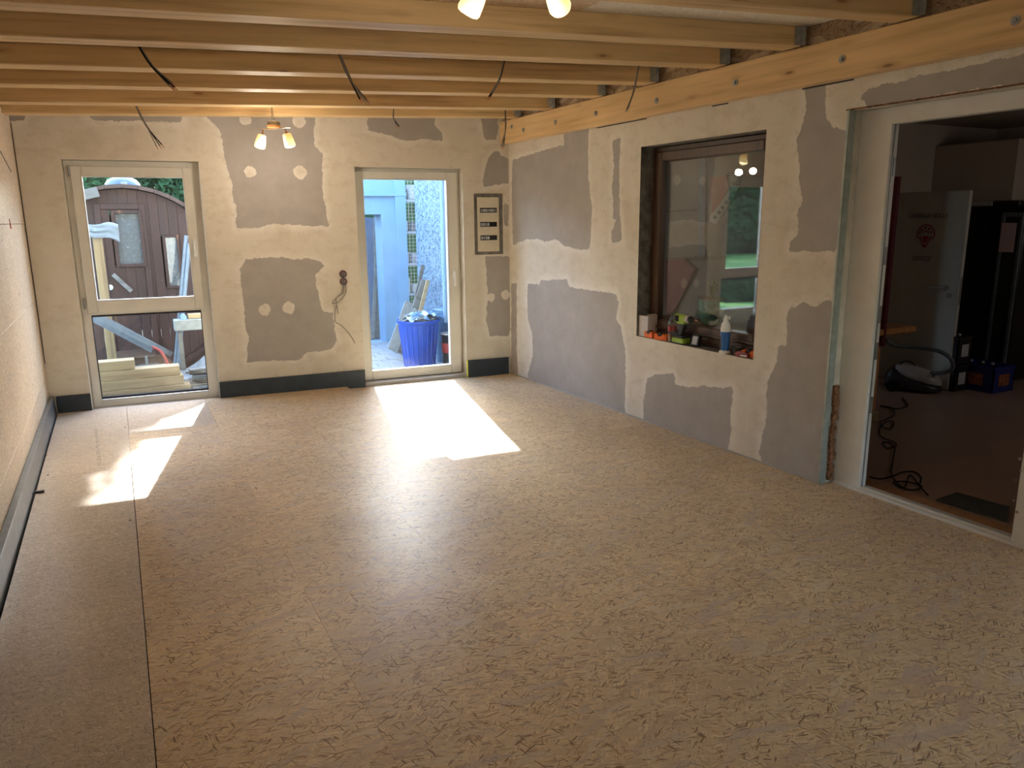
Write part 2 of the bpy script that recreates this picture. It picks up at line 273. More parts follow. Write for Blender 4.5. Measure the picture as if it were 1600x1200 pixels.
# ------------------------------------------------------------------ object helpers
WM = {}          # world matrices by object
def wm(o): return WM.get(o, Matrix.Identity(4))
def tag(o, label=None, cat=None, group=None, kind=None):
    for k, v in (('label', label), ('category', cat), ('group', group), ('kind', kind)):
        if v: o[k] = v
    return o
def thing(name, label, cat, loc=(0, 0, 0), rz=0, group=None, mtx=None, kind=None):
    o = bpy.data.objects.new(name, None); COL.objects.link(o); o.empty_display_size = .1
    m = mtx.copy() if mtx else Matrix.Translation(loc) @ Matrix.Rotation(rz, 4, 'Z')
    o.matrix_world = m; WM[o] = m
    return tag(o, label, cat, group, kind)
class MB:
    def __init__(s): s.v = []; s.f = []; s.mi = []; s.cur = 0
    def add(s, vs, fs, T=None):
        b0 = len(s.v)
        for p in vs:
            p = Vector(p); s.v.append(T @ p if T else p)
        for f in fs: s.f.append([b0 + i for i in f]); s.mi.append(s.cur)
        return s
    def box(s, x0, x1, y0, y1, z0, z1, T=None):
        return s.add([(x0, y0, z0), (x1, y0, z0), (x1, y1, z0), (x0, y1, z0), (x0, y0, z1), (x1, y0, z1), (x1, y1, z1), (x0, y1, z1)],
                     [(0, 3, 2, 1), (4, 5, 6, 7), (0, 1, 5, 4), (1, 2, 6, 5), (2, 3, 7, 6), (3, 0, 4, 7)], T)
    def bevbox(s, x0, x1, y0, y1, z0, z1, c=.004, T=None):
        bm = bmesh.new(); bmesh.ops.create_cube(bm, size=1)
        for v in bm.verts: v.co = Vector(((x0 + x1) / 2 + v.co.x * (x1 - x0), (y0 + y1) / 2 + v.co.y * (y1 - y0), (z0 + z1) / 2 + v.co.z * (z1 - z0)))
        bmesh.ops.bevel(bm, geom=bm.edges[:], offset=c, segments=1, affect='EDGES'); bm.verts.index_update()
        s.add([v.co.copy() for v in bm.verts], [[v.index for v in f.verts] for f in bm.faces], T); bm.free(); return s
    def cyl(s, p0, p1, r0, r1=None, seg=12, T=None, cap=True):
        p0 = Vector(p0); p1 = Vector(p1); r1 = r0 if r1 is None else r1
        q = (p1 - p0).to_track_quat('Z', 'Y'); vs = []
        for p, r in ((p0, r0), (p1, r1)):
            for i in range(seg):
                a = 2 * math.pi * i / seg; vs.append(p + q @ Vector((math.cos(a) * r, math.sin(a) * r, 0)))
        fs = [(i, (i + 1) % seg, seg + (i + 1) % seg, seg + i) for i in range(seg)]
        if cap: fs += [list(range(seg))[::-1], list(range(seg, 2 * seg))]
        return s.add(vs, fs, T)
    def lathe(s, prof, seg=20, T=None, sx=1, sy=1):
        vs = []; fs = []
        for r, z in prof:
            for i in range(seg):
                a = 2 * math.pi * i / seg; vs.append((r * math.cos(a) * sx, r * math.sin(a) * sy, z))
        for k in range(len(prof) - 1):
            for i in range(seg):
                j = (i + 1) % seg; fs.append((k * seg + i, k * seg + j, (k + 1) * seg + j, (k + 1) * seg + i))
        fs.append(list(range(seg))[::-1]); fs.append([(len(prof) - 1) * seg + i for i in range(seg)])
        return s.add(vs, fs, T)
    def tube(s, pts, r, seg=6, T=None, res=4):
        P = [Vector(p) for p in pts]; Q = []
        n = len(P)
        for i in range(n - 1):
            a = P[max(i - 1, 0)]; b = P[i]; c = P[i + 1]; d = P[min(i + 2, n - 1)]
            for k in range(res):
                t = k / res
                Q.append(.5 * ((2 * b) + (c - a) * t + (2 * a - 5 * b + 4 * c - d) * t * t + (3 * b - a - 3 * c + d) * t ** 3))
        Q.append(P[-1]); vs = []; up = Vector((.13, .21, .97))
        for i, p in enumerate(Q):
            tg = (Q[min(i + 1, len(Q) - 1)] - Q[max(i - 1, 0)])
            if tg.length < 1e-9: tg = Vector((0, 0, 1))
            tg.normalize()
            x = tg.cross(up)
            if x.length < .05: x = tg.cross(Vector((1, 0, 0)))
            x.normalize(); y = tg.cross(x)
            for k in range(seg):
                a = 2 * math.pi * k / seg; vs.append(p + x * math.cos(a) * r + y * math.sin(a) * r)
        fs = []
        for i in range(len(Q) - 1):
            for k in range(seg):
                j = (k + 1) % seg; fs.append((i * seg + k, i * seg + j, (i + 1) * seg + j, (i + 1) * seg + k))
        fs.append(list(range(seg))[::-1]); fs.append([(len(Q) - 1) * seg + k for k in range(seg)])
        return s.add(vs, fs, T)
    def prism(s, poly, d0, d1, T=None, ax='Y'):
        # poly in (a,b); extruded along ax between d0 and d1
        f = {'Y': lambda a, b, d: (a, d, b), 'Z': lambda a, b, d: (a, b, d), 'X': lambda a, b, d: (d, a, b)}[ax]
        n = len(poly); vs = [f(a, b, d0) for a, b in poly] + [f(a, b, d1) for a, b in poly]
        fs = [list(range(n)), list(range(n, 2 * n))[::-1]] + [(i, n + i, n + (i + 1) % n, (i + 1) % n) for i in range(n)]
        return s.add(vs, fs, T)
    def ball(s, c, r, T=None, sc_=(1, 1, 1), sub=2, jit=0):
        bm = bmesh.new(); bmesh.ops.create_icosphere(bm, subdivisions=sub, radius=1)
        vs = []
        for v in bm.verts:
            k = r * (1 + jit * (random.random() - .5)); vs.append((c[0] + v.co.x * k * sc_[0], c[1] + v.co.y * k * sc_[1], c[2] + v.co.z * k * sc_[2]))
        bm.verts.index_update(); s.add(vs, [[v.index for v in f.verts] for f in bm.faces], T); bm.free(); return s
    def build(s, name, m, parent=None, smooth=False, bevel=0, frame=None, **tags):
        ms = m if isinstance(m, list) else [m]
        me = bpy.data.meshes.new(name)
        if parent is not None: F = wm(parent)
        elif frame is not None: F = frame
        else:
            xs = [v.x for v in s.v]; ys = [v.y for v in s.v]; zs = [v.z for v in s.v]
            F = Matrix.Translation(((min(xs) + max(xs)) / 2, (min(ys) + max(ys)) / 2, min(zs)))
        Fi = F.inverted()
        me.from_pydata([tuple(Fi @ v) for v in s.v], [], s.f)
        for q in ms: me.materials.append(M[q] if isinstance(q, str) else q)
        bm = bmesh.new(); bm.from_mesh(me); bm.faces.ensure_lookup_table()
        for f, i in zip(bm.faces, s.mi): f.material_index = i; f.smooth = smooth
        bmesh.ops.recalc_face_normals(bm, faces=bm.faces[:]); bm.to_mesh(me); bm.free()
        if smooth:
            try: me.set_sharp_from_angle(angle=R_(38))
            except Exception: pass
        o = bpy.data.objects.new(name, me); COL.objects.link(o)
        if parent is not None: o.parent = parent; WM[o] = F
        else: o.matrix_world = F; WM[o] = F
        if bevel:
            md = o.modifiers.new('bevel', 'BEVEL'); md.width = bevel; md.segments = 2; md.limit_method = 'ANGLE'
        return tag(o, **tags)
def sub(parent_part, mb, name, m, **k): return mb.build(name, m, parent_part, **k)
def copy_tree(o, loc=None, rz=None, label=None, mtx=None):
    def rec(a, par):
        c = a.copy(); COL.objects.link(c)
        if par: c.parent = par
        for ch in [x for x in KIDS.get(a, [])]: rec(ch, c)
        return c
    KIDS = {}
    for x in bpy.data.objects:
        if x.parent: KIDS.setdefault(x.parent, []).append(x)
    r = rec(o, None)
    if mtx is not None: r.matrix_world = mtx
    if loc is not None: r.location = loc
    if rz is not None: r.rotation_euler = (0, 0, rz)
    if label: r['label'] = label
    return r
def text(body, size, T, m, name, parent, ext=.0006, align='CENTER', sx=1):
    cu_ = bpy.data.curves.new('t', 'FONT'); cu_.body = body; cu_.size = size; cu_.extrude = ext; cu_.align_x = align; cu_.align_y = 'CENTER'
    t = bpy.data.objects.new('t', cu_); COL.objects.link(t)
    dg = bpy.context.evaluated_depsgraph_get(); me = bpy.data.meshes.new_from_object(t.evaluated_get(dg))
    bpy.data.objects.remove(t)
    F = wm(parent).inverted() @ T @ Matrix.Diagonal((sx, 1, 1, 1)); me.transform(F); me.materials.clear(); me.materials.append(M[m]); me.name = name
    o = bpy.data.objects.new(name, me); COL.objects.link(o); o.parent = parent; WM[o] = wm(parent); return o
# ------------------------------------------------------------------ frames of the walls
TH = math.atan(-.0754)
MBK = Matrix.Translation((-.624, 7.361, 0)) @ Matrix.Rotation(TH, 4, 'Z')             # back wall: x along, y outward
CX, CY = 3.6127, 7.0416
MRT = Matrix.Translation((CX, CY, 0)) @ Matrix.Rotation(math.atan2(-1, .0186), 4, 'Z')  # right wall: x towards camera, y outward
LB = (CX + .624) / math.cos(TH)
def ray(px, py): return cf + cr * ((px - 800) / FPX) + cu * ((600 - py) / FPX)
def hit(px, py, F, d=0.):
    Fi = F.inverted(); o = Fi @ CAM; v = Fi.to_3x3() @ ray(px, py); t = (d - o.y) / v.y; p = o + v * t
    return p.x, p.z
def aty(px, py, y): v = ray(px, py); return CAM + v * (y / v.y)
def atz(px, py, z): v = ray(px, py); return CAM + v * ((z - 1.6) / v.z)
def atx(px, py, x): v = ray(px, py); return CAM + v * (x / v.x)
# ------------------------------------------------------------------ walls with openings
def sdf(P, polys, blobs):
    out = np.full(len(P), -.1)
    for poly in polys:
        A = np.array(poly); B = np.roll(A, -1, 0); d = np.full(len(P), 9.); ins = np.zeros(len(P), bool)
        for a, b in zip(A, B):
            ab = b - a; t = np.clip(((P - a) @ ab) / max(ab @ ab, 1e-12), 0, 1); q = a + t[:, None] * ab
            d = np.minimum(d, np.hypot(*(P - q).T))
            c = ((a[1] > P[:, 1]) != (b[1] > P[:, 1])); dy = b[1] - a[1] if abs(b[1] - a[1]) > 1e-12 else 1e-12
            ins ^= c & (P[:, 0] < (b[0] - a[0]) * (P[:, 1] - a[1]) / dy + a[0])
        out = np.maximum(out, np.where(ins, d, -d))
    for (x, z, r) in blobs: out = np.minimum(out, np.hypot(P[:, 0] - x, P[:, 1] - z) - r)
    return np.clip(out, -.1, .1)
def grid_wall(name, F, u0, u1, z0, z1, ops, th, step, mats, polys=(), blobs=()):
    def lines(a, b, ex):
        L = list(np.arange(a, b, step)) + [b] + ex; L = sorted(L); out = []
        for x in L:
            if not out or x - out[-1] > 1e-4: out.append(x)
            elif x in ex: out[-1] = x
        return out
    U = lines(u0, u1, [o[0] for o in ops] + [o[1] for o in ops]); Z = lines(z0, z1, [o[2] for o in ops] + [o[3] for o in ops])
    Uc = sorted({u0, u1, *[o[0] for o in ops], *[o[1] for o in ops]}); Zc = sorted({z0, z1, *[o[2] for o in ops], *[o[3] for o in ops]})
    vs = []; fs = []; mi = []; idx = {}
    def V(x, y, z):
        k = (round(x, 5), round(y, 5), round(z, 5))
        if k not in idx: idx[k] = len(vs); vs.append((x, y, z))
        return idx[k]
    inside = lambda a, b: any(o[0] - 1e-5 < a < o[1] + 1e-5 and o[2] - 1e-5 < b < o[3] + 1e-5 for o in ops)
    for (us, zs, y, fl) in ((U, Z, 0, 0), (Uc, Zc, th, 1)):
        for i in range(len(us) - 1):
            for j in range(len(zs) - 1):
                if inside((us[i] + us[i + 1]) / 2, (zs[j] + zs[j + 1]) / 2): continue
                q = [V(us[i], y, zs[j]), V(us[i + 1], y, zs[j]), V(us[i + 1], y, zs[j + 1]), V(us[i], y, zs[j + 1])]
                fs.append(q[::-1] if fl else q); mi.append(0)
    def quad(a, b, m): # a,b two (u,z) ends
        fs.append([V(a[0], 0, a[1]), V(a[0], th, a[1]), V(b[0], th, b[1]), V(b[0], 0, b[1])]); mi.append(m)
    quad((u0, z0), (u0, z1), 0); quad((u1, z1), (u1, z0), 0); quad((u1, z0), (u0, z0), 0); quad((u0, z1), (u1, z1), 0)
    for o in ops:
        a, b, c, d = o[:4]; m = o[4]
        quad((a, d), (a, c), m[0]); quad((b, c), (b, d), m[1]); quad((a, c), (b, c), m[2]); quad((b, d), (a, d), m[3])
    me = bpy.data.meshes.new(name); me.from_pydata(vs, [], fs)
    for q in mats: me.materials.append(M[q])
    me.polygons.foreach_set('material_index', mi)
    P = np.array([(v[0], v[2]) for v in vs]); S = sdf(P, polys, blobs) if len(polys) else np.full(len(P), -.1)
    S[np.array([v[1] for v in vs]) > .001] = -.1
    at = me.attributes.new('bare', 'FLOAT', 'POINT'); at.data.foreach_set('value', S.astype(np.float32))
    o = bpy.data.objects.new(name, me); COL.objects.link(o); o.matrix_world = F; WM[o] = F; o['kind'] = 'structure'; return o
def zp(F, ox, oy, s, pts): return [hit(ox + s * a, oy + s * b, F) for a, b in pts]
def zb(F, ox, oy, s, bl): return [(*hit(ox + s * a, oy + s * b, F), r) for a, b, r in bl]
k1 = (MBK, 320, 180, .18333); k2 = (MBK, 320, 380, .2); k3 = (MBK, 500, 0, .35); k4 = (MBK, 720, 180, .23333); k5 = (MBK, 480, 220, .35); k6 = (MBK, 0, 0, .3375)
polyB = [zp(*k1, [(20, 20), (130, 120), (155, 260), (180, 420), (230, 570), (235, 680), (265, 780), (272, 965), (440, 960), (560, 930), (720, 935), (860, 945), (940, 945), (1055, 945), (1030, 790), (1005, 700), (1000, 330), (940, 270), (930, 200), (940, -60), (20, -60)]),
    zp(*k2, [(320, 130), (450, 115), (600, 110), (700, 125), (800, 115), (880, 135), (935, 170), (860, 250), (875, 340), (890, 400), (905, 490), (930, 535), (1000, 545), (1010, 640), (1030, 760), (995, 830), (880, 845), (790, 850), (740, 915), (560, 915), (325, 935), (330, 830), (345, 760), (315, 640), (300, 450), (285, 300), (275, 200)]),
    zp(*k3, [(215, 500), (215, 580), (300, 600), (380, 630), (460, 622), (550, 630), (540, 590), (510, 560), (520, 500)]),
    zp(*k4, [(130, 0), (150, 110), (160, 165), (235, 165), (250, 120), (250, 0)]),
    zp(*k4, [(215, 250), (175, 300), (150, 420), (155, 480), (300, 460), (340, 440), (340, 300), (270, 270), (255, 240)]),
    zp(*k4, [(290, 570), (322, 600), (318, 750), (290, 740)]),
    zp(*k5, [(795, 515), (800, 600), (805, 690), (800, 800), (815, 870), (903, 870), (915, 630), (905, 515)]),
    zp(*k6, [(400, 520), (600, 520), (840, 520), (840, 570), (740, 565), (600, 560), (430, 560)]),
    zp(*k6, [(20, 520), (120, 520), (110, 555), (50, 565)])]
blobB = zb(*k1, [(388, 480, .052), (812, 490, .06), (800, 50, .06), (345, 35, .05)]) + zb(*k2, [(470, 520, .052), (655, 505, .058)]) + zb(*k5, [(820, 700, .045), (885, 690, .05)])
u = lambda x: (x + .624) / math.cos(TH)
WU0, WU1, WZ1 = u(-.312), u(.722), 2.112
DU0, DU1, DZ1 = u(2.062), u(3.122), 2.092
wall_back = grid_wall('wall_back', MBK, -.02, LB + .02, -.2, 2.75, [(WU0, WU1, -.06, WZ1, (1, 1, 1, 1)), (DU0, DU1, -.06, DZ1, (1, 1, 1, 1))], .30, .022, ['wall', 'revealc'], polyB, blobB)
q1 = (MRT, 720, 180, .23333); q2 = (MRT, 790, 400, .25); q3 = (MRT, 980, 540, .2); q4 = (MRT, 1180, 120, .35); q5 = (MRT, 1040, 0, .35)
mm = zp(*q4, [(140, 1200), (145, 1035), (220, 1010), (270, 1030), (330, 990), (345, 1010)]) + zp(*q3, [(1600, 60), (1600, 1300), (1050, 1100), (1050, 910), (1030, 830), (1055, 700), (1080, 600), (1095, 480), (1085, 400), (1100, 270), (1145, 180), (1165, 120), (1180, 0)])
polyR = [zp(*q1, [(345, 300), (440, 270), (540, 240), (620, 215), (690, 200), (688, 130), (860, 60), (850, 250), (855, 330), (860, 520), (880, 600), (865, 900), (800, 900), (700, 880), (640, 830), (560, 850), (530, 830), (440, 830), (350, 870), (340, 600)]),
    zp(*q1, [(1015, 160), (1070, 160), (1060, 400), (1065, 640), (1080, 850), (1010, 850), (1010, 780), (1045, 700), (1020, 690), (1020, 560), (1010, 500), (1025, 350)]),
    zp(*q2, [(140, 170), (210, 180), (225, 150), (270, 150), (385, 145), (400, 195), (500, 210), (690, 235), (705, 290), (690, 390), (720, 440), (750, 620), (745, 1060), (640, 1000), (150, 810), (140, 730), (170, 620), (165, 480), (140, 400), (135, 260)]),
    zp(*q2, [(35, 170), (70, 170), (70, 400), (70, 600), (80, 760), (35, 760)]),
    zp(*q3, [(155, 250), (230, 230), (370, 210), (375, 310), (500, 325), (620, 320), (820, 330), (825, 400), (810, 500), (805, 700), (790, 860), (130, 630), (125, 440), (140, 370), (150, 300)]),
    mm,
    zp(*q4, [(220, 40), (315, 20), (315, 180), (345, 230), (420, 240), (365, 780), (155, 780), (155, 740), (190, 700), (190, 590), (210, 560), (195, 480), (200, 400), (185, 280), (215, 200), (230, 130)]),
    zp(*q5, [(900, 400), (1150, 335), (1600, 245), (1900, 200), (1900, 330), (1600, 370), (1400, 395), (900, 478), (870, 440)])]
RU = [hit(1002.7, 228, MRT), hit(1198.7, 204, MRT)]
WRu0, WRu1, WRz0, WRz1 = 2.142, 3.393, .676, 2.131
DRu0, DRu1, DRz1 = CY - 3.052, CY - 1.80, 2.172
wall_right = grid_wall('wall_right', MRT, -.02, 9.6, -.2, 2.75, [(WRu0, WRu1, WRz0, WRz1, (2, 1, 2, 2)), (DRu0, DRu1, -.06, DRz1, (1, 1, 1, 1))], .24, .022, ['wall', 'revealc', 'revealg'], polyR, zb(*q5, [(760, 470, .05)]))
# left wall: pale chipboard panels over a backing
lw = MB().box(-.86, -.645, -2.6, 7.7, -.2, 2.7).build('wall_left', 'dark', kind='structure')
yj = [7.36, 5.30, 3.24, 1.18, -.9, -2.6]
zl = [-.02, .33, .985, 1.6, 2.43]
for j in range(4):
    L = yj if j % 2 else [7.36, 6.25, 4.2, 2.15, .1, -2.0, -2.6]
    for i in range(len(L) - 1):
        MB().bevbox(-.645, -.624 + random.uniform(-.0012, .0012), L[i + 1] + .0015, L[i] - .0015, zl[j] + .0015, zl[j + 1] - .0015, .0012).build('chipboard_panel', 'chipwall', lw)
for (px, py) in [(15, 480), (32, 540), (8, 610), (30, 460), (46, 560), (20, 700), (10, 420), (52, 600)]:
    v = ray(px, py); p = CAM + v * (-.622 / v.x)
    MB().cyl((-.6235, p.y, p.z), (-.6205, p.y, p.z), .004, seg=8).build('screw_head', 'steel', lw)
for (pa, pb) in [((14, 342), (17, 357))]:
    for k in range(1):
        a = CAM + ray(*pa) * (-.6225 / ray(*pa).x); b = CAM + ray(*pb) * (-.6225 / ray(*pb).x)
        MB().tube([a, b], .005, res=1).build('red_pencil_mark', 'redbr', lw)
a = CAM + ray(0, 236) * (-.6225 / ray(0, 236).x); b = CAM + ray(17, 268) * (-.6225 / ray(17, 268).x)
MB().tube([a, b], .004, res=1).build('pencil_line', 'ink', lw)
# rear wall, behind the photographer
grid_wall('wall_rear', Matrix.Translation((-.9, -2.5, 0)), 0, 4.9, -.2, 2.75, [(3.5, 4.3, .3, 1.7, (1, 1, 1, 1))], .1, 2, ['revealc', 'revealc']).location.y -= .12
# ------------------------------------------------------------------ floor
fl = MB().box(-.86, 3.86, -2.6, 7.62, -.24, -.03).build('floor', 'dark', kind='structure')
def board(x0, x1, y0, y1, top, m, th=.022):
    MB().bevbox(x0 + .0003, x1 - .0003, y0 + .0003, y1 - .0003, top - th, top, .0005 if m == 'osb' else .001).build('floor_board' if m == 'osb' else 'chipboard_sheet', m, fl)
def yback(x): return 7.314 - .0754 * x
def rightx(y): return 3.632 - .0186 * (y - 6)
def poly_board(pts, top, m, th=.022):
    MB().prism(pts, top - th, top, ax='Z').build('floor_board' if m == 'osb' else 'chipboard_sheet', m, fl)
XS = [-.05, .583, 1.235, 1.872, 2.50, 3.125]
H1 = .022
for i in range(6):
    xa = XS[i]; xb = XS[i + 1] if i < 5 else 3.64
    off = [1.35, .25, 1.72, .9, 1.9, .5][i]
    cuts = [yy for yy in (7.2 - off - 2.05 * k for k in range(6)) if yy > -2.4]
    ys = [yback(xa) - .004] + cuts + [-2.5]
    if i == 0: ys[0] = 6.30
    if i in (0,): ys = [6.30, 4.72, 2.67, .62, -1.43, -2.5]
    if i == 1: ys = [yback(xa) - .004, 6.02, 3.97, 1.92, -.13, -2.5]
    if i == 2: ys = [yback(xa) - .004, 6.69, 4.64, 2.59, .54, -1.5, -2.5]
    for k in range(len(ys) - 1):
        top = (H1 if i < 3 else 0) + random.uniform(-.0006, .0006)
        if i == 2 and k == 0: top = H1
        ya, yb_ = ys[k], ys[k + 1]
        if k == 0 and i > 0:
            e = .0003; x2 = xb if i < 5 else rightx(7) - .004
            poly_board([(xa + e, yb_ + e), (x2 - e, yb_ + e), (x2 - e, yback(x2) - .004), (xa + e, yback(xa) - .004)], top, 'osb')
        elif i == 5: poly_board([(xa + .0008, yb_ + .0008), (rightx(yb_) - .006, yb_ + .0008), (rightx(ya) - .006, ya - .0008), (xa + .0008, ya - .0008)], top, 'osb')
        else: board(xa, xb, yb_, ya, top, 'osb')
poly_board([(-.049, 6.302), (.582, 6.302), (.582, yback(.58) - .004), (-.049, yback(-.05) - .004)], H1, 'chip')
cy_ = [None, 5.42, 4.37, 3.40, 2.35, 1.3, .25, -.8, -2.5]
for k in range(8):
    if k == 0: poly_board([(-.574, 5.421), (-.051, 5.421), (-.051, yback(-.05) - .004), (-.574, yback(-.57) - .004)], H1, 'chip')
    else: board(-.574, -.053, cy_[k + 1], cy_[k], H1 + random.uniform(-.0005, .0005), 'chip')
for (px, py) in [(72, 712), (58, 768), (75, 742), (195, 668), (200, 770), (196, 760), (203, 813), (47, 757)]:
    p = atz(px, py, H1); MB().cyl((p.x, p.y, H1), (p.x, p.y, H1 + .002), .006, seg=8).build('screw_head', 'ink', fl)
poly_board([(3.64, 1.79), (3.83, 1.79), (3.80, 3.04), (3.66, 3.04)], 0, 'osb')
# faint stamped row of characters on the first chipboard sheet
T = Matrix.Translation((-.262, 6.15, H1 + .0003)) @ Matrix.Rotation(R_(-88), 4, 'Z')
M['stamp'] = plain('faded_stamp', (.27, .24, .22), .7)
b = MB(); rs = random.Random(5)
for i in range(46):
    if i % 7 == 6: continue
    x = i * .0235; h_ = rs.choice([.006, .010, .013]); b.box(x - .46, x - .46 + .004, -h_, h_, 0, .0003, T)
    if rs.random() < .6: b.box(x - .46, x - .46 + .013, h_ - .004, h_, 0, .0003, T)
    if rs.random() < .5: b.box(x - .46, x - .46 + .013, -h_, -h_ + .004, 0, .0003, T)
b.build('stamped_marks', 'stamp', fl)
# debris bits on the kerb
for (px, py) in [(44, 774), (62, 769)]:
    p = atz(px, py, .025); tag(MB().box(p.x - .025, p.x + .025, p.y - .008, p.y + .008, .0235, .034).build('rubble_bit', 'black'), 'small dark scrap lying on the kerb edge beside left wall' if px == 44 else 'small dark scrap lying on the pale chipboard sheet', 'scrap')
# kerb strip along left wall and skirtings of back wall
k = MB().box(-.623, -.5845, -2.48, 7.34, -.03, .172).build('baseboard_left', 'kerb', kind='structure', bevel=.004)
def skirt(name, ua, ub, z1, d=-.028):
    b = MB(); b.box(ua, ub, d, -.001, -.028, z1, MBK); return b.build(name, 'bitumen', kind='structure', bevel=.002, frame=MBK)
skirt('baseboard_back', .055, WU0 - .004, .166)
b_ = skirt('baseboard_back', WU1 + .002, DU0 - .004, .170)
b_ = skirt('baseboard_back', DU1 + .004, LB - .03, .176)
MB().box(DU1 - .002, DU1 + .004, -.027, .0, .005, .176, MBK).build('yellow_edge_tape', 'yellowfilm', b_)
MB().bevbox(.015, 3.98, -.008, -.001, .0, .012, .002, MRT).build('trim_1', 'silver', kind='structure')
# ------------------------------------------------------------------ windows and doors of the back wall
def frame4(b, x0, x1, z0, z1, wl, wr, wb, wt, y0, y1, T, c=.004):
    b.bevbox(x0, x0 + wl, y0, y1, z0, z1, c, T); b.bevbox(x1 - wr, x1, y0, y1, z0, z1, c, T)
    b.bevbox(x0 + wl - .001, x1 - wr + .001, y0, y1, z1 - wt, z1, c, T)
    if wb: b.bevbox(x0 + wl - .001, x1 - wr + .001, y0, y1, z0, z0 + wb, c, T)
def rect_at(F, d, pts):
    q = [hit(*p, F, d) for p in pts]; xs = sorted(a for a, _ in q); zs = sorted(c for _, c in q)
    return (xs[0] + xs[1]) / 2, (xs[2] + xs[3]) / 2, (zs[0] + zs[1]) / 2, (zs[2] + zs[3]) / 2
w1 = thing('window_1', None, None, mtx=MBK @ Matrix.Translation((WU0, .06, .02)), kind='structure')
gx0, gx1, gz0, gz1 = rect_at(MBK, .09, [(128, 275), (286, 279), (303, 462), (152, 470)])
sx0, sx1, sz0, sz1 = rect_at(MBK, .07, [(109, 258), (300, 263), (318, 482), (136, 490)])
lx0, lx1, lz0, lz1 = rect_at(MBK, .09, [(142, 492), (315, 485), (325, 607), (160, 626)])
b = MB(); frame4(b, WU0 + .002, WU1 - .002, -.03, WZ1 - .002, lx0 - WU0, WU1 - lx1, lz0 + .02, .065, .085, .15, MBK)
b.bevbox(lx0 - .01, lx1 + .01, .085, .15, sz0 - .02, sz0 + .06, .004, MBK)
b.build('window_frame', 'pvc', w1)
b = MB(); frame4(b, sx0, sx1, sz0, sz1, gx0 - sx0, sx1 - gx1, gz0 - sz0, sz1 - gz1, .062, .13, MBK, .006); sash = b.build('sash', 'pvc', w1)
b = MB(); b.box(gx0 - .004, gx1 + .004, .092, .098, gz0 - .004, gz1 + .004, MBK); b.build('pane', 'glass', w1)
b = MB(); b.box(lx0 - .004, lx1 + .004, .112, .118, lz0 - .004, lz1 + .004, MBK); b.build('pane', 'glass', w1)
b = MB(); frame4(b, lx0, lx1, lz0, lz1, .006, .006, .02, .016, .083, .12, MBK, .002); b.build('rubber_seal', 'gasket', w1)
b = MB(); frame4(b, gx0 - .003, gx1 + .003, gz0 - .003, gz1 + .003, .006, .006, .006, .006, .058, .1, MBK, .001); b.build('glazing_bead', 'white', w1)
hx, hz = hit(304.5, 380, MBK, .06)
b = MB(); b.bevbox(hx - .014, hx + .014, .05, .062, hz - .035, hz + .035, .004, MBK); b.bevbox(hx - .010, hx + .010, .018, .034, hz - .12, hz + .015, .005, MBK); b.cyl((hx, .05, hz), (hx, .03, hz), .009, T=MBK); b.build('window_handle', 'white', w1)
for (px, py) in [(107, 267), (132, 475)]:
    a, c = hit(px, py, MBK, .06); b = MB(); b.cyl((a, .06, c - .045), (a, .06, c + .045), .009, T=MBK); b.build('hinge', 'hinge', w1)
d1 = thing('door_1', None, None, mtx=MBK @ Matrix.Translation((DU0, .06, 0)), kind='structure')
DD = .11
gx0, gx1, gz0, gz1 = rect_at(MBK, DD + .02, [(566, 279), (696, 283), (703, 568), (580, 580)])
b = MB(); frame4(b, DU0 + .002, DU1 - .002, -.03, DZ1 - .002, .05, .07, .06, .05, DD + .012, DD + .08, MBK); b.build('door_frame', 'pvc', d1)
b = MB(); fx0, fz1 = hit(556, 267, MBK, DD); fx1, _ = hit(713, 266, MBK, DD)
frame4(b, DU0 + .01, fx1, .035, DZ1 - .03, gx0 - DU0 - .01, fx1 - gx1, gz0 - .035, DZ1 - .03 - gz1, DD - .012, DD + .06, MBK, .006); b.build('door_leaf', 'pvc', d1)
b = MB(); b.box(gx0 - .004, gx1 + .004, DD + .02, DD + .026, gz0 - .004, gz1 + .004, MBK); b.build('pane', 'glassd', d1)
b = MB(); frame4(b, gx0 - .003, gx1 + .003, gz0 - .003, gz1 + .003, .006, .006, .006, .006, DD - .016, DD + .02, MBK, .001); b.build('glazing_bead', 'white', d1)
hx, hz = hit(709, 427, MBK, DD)
b = MB(); b.bevbox(hx - .016, hx + .016, DD - .024, DD - .011, hz - .05, hz + .05, .004, MBK); b.bevbox(hx - .011, hx + .011, DD - .06, DD - .044, hz - .13, hz + .02, .005, MBK); b.cyl((hx, DD - .02, hz), (hx, DD - .05, hz), .009, T=MBK); b.build('door_handle', 'white', d1)
MB().box(DU0, DU1, .0, .28, -.06, .032, MBK).build('threshold', 'silver', d1)
MB().box(WU0, WU1, -.0, .28, -.06, .018, MBK).build('threshold', 'silver', w1)
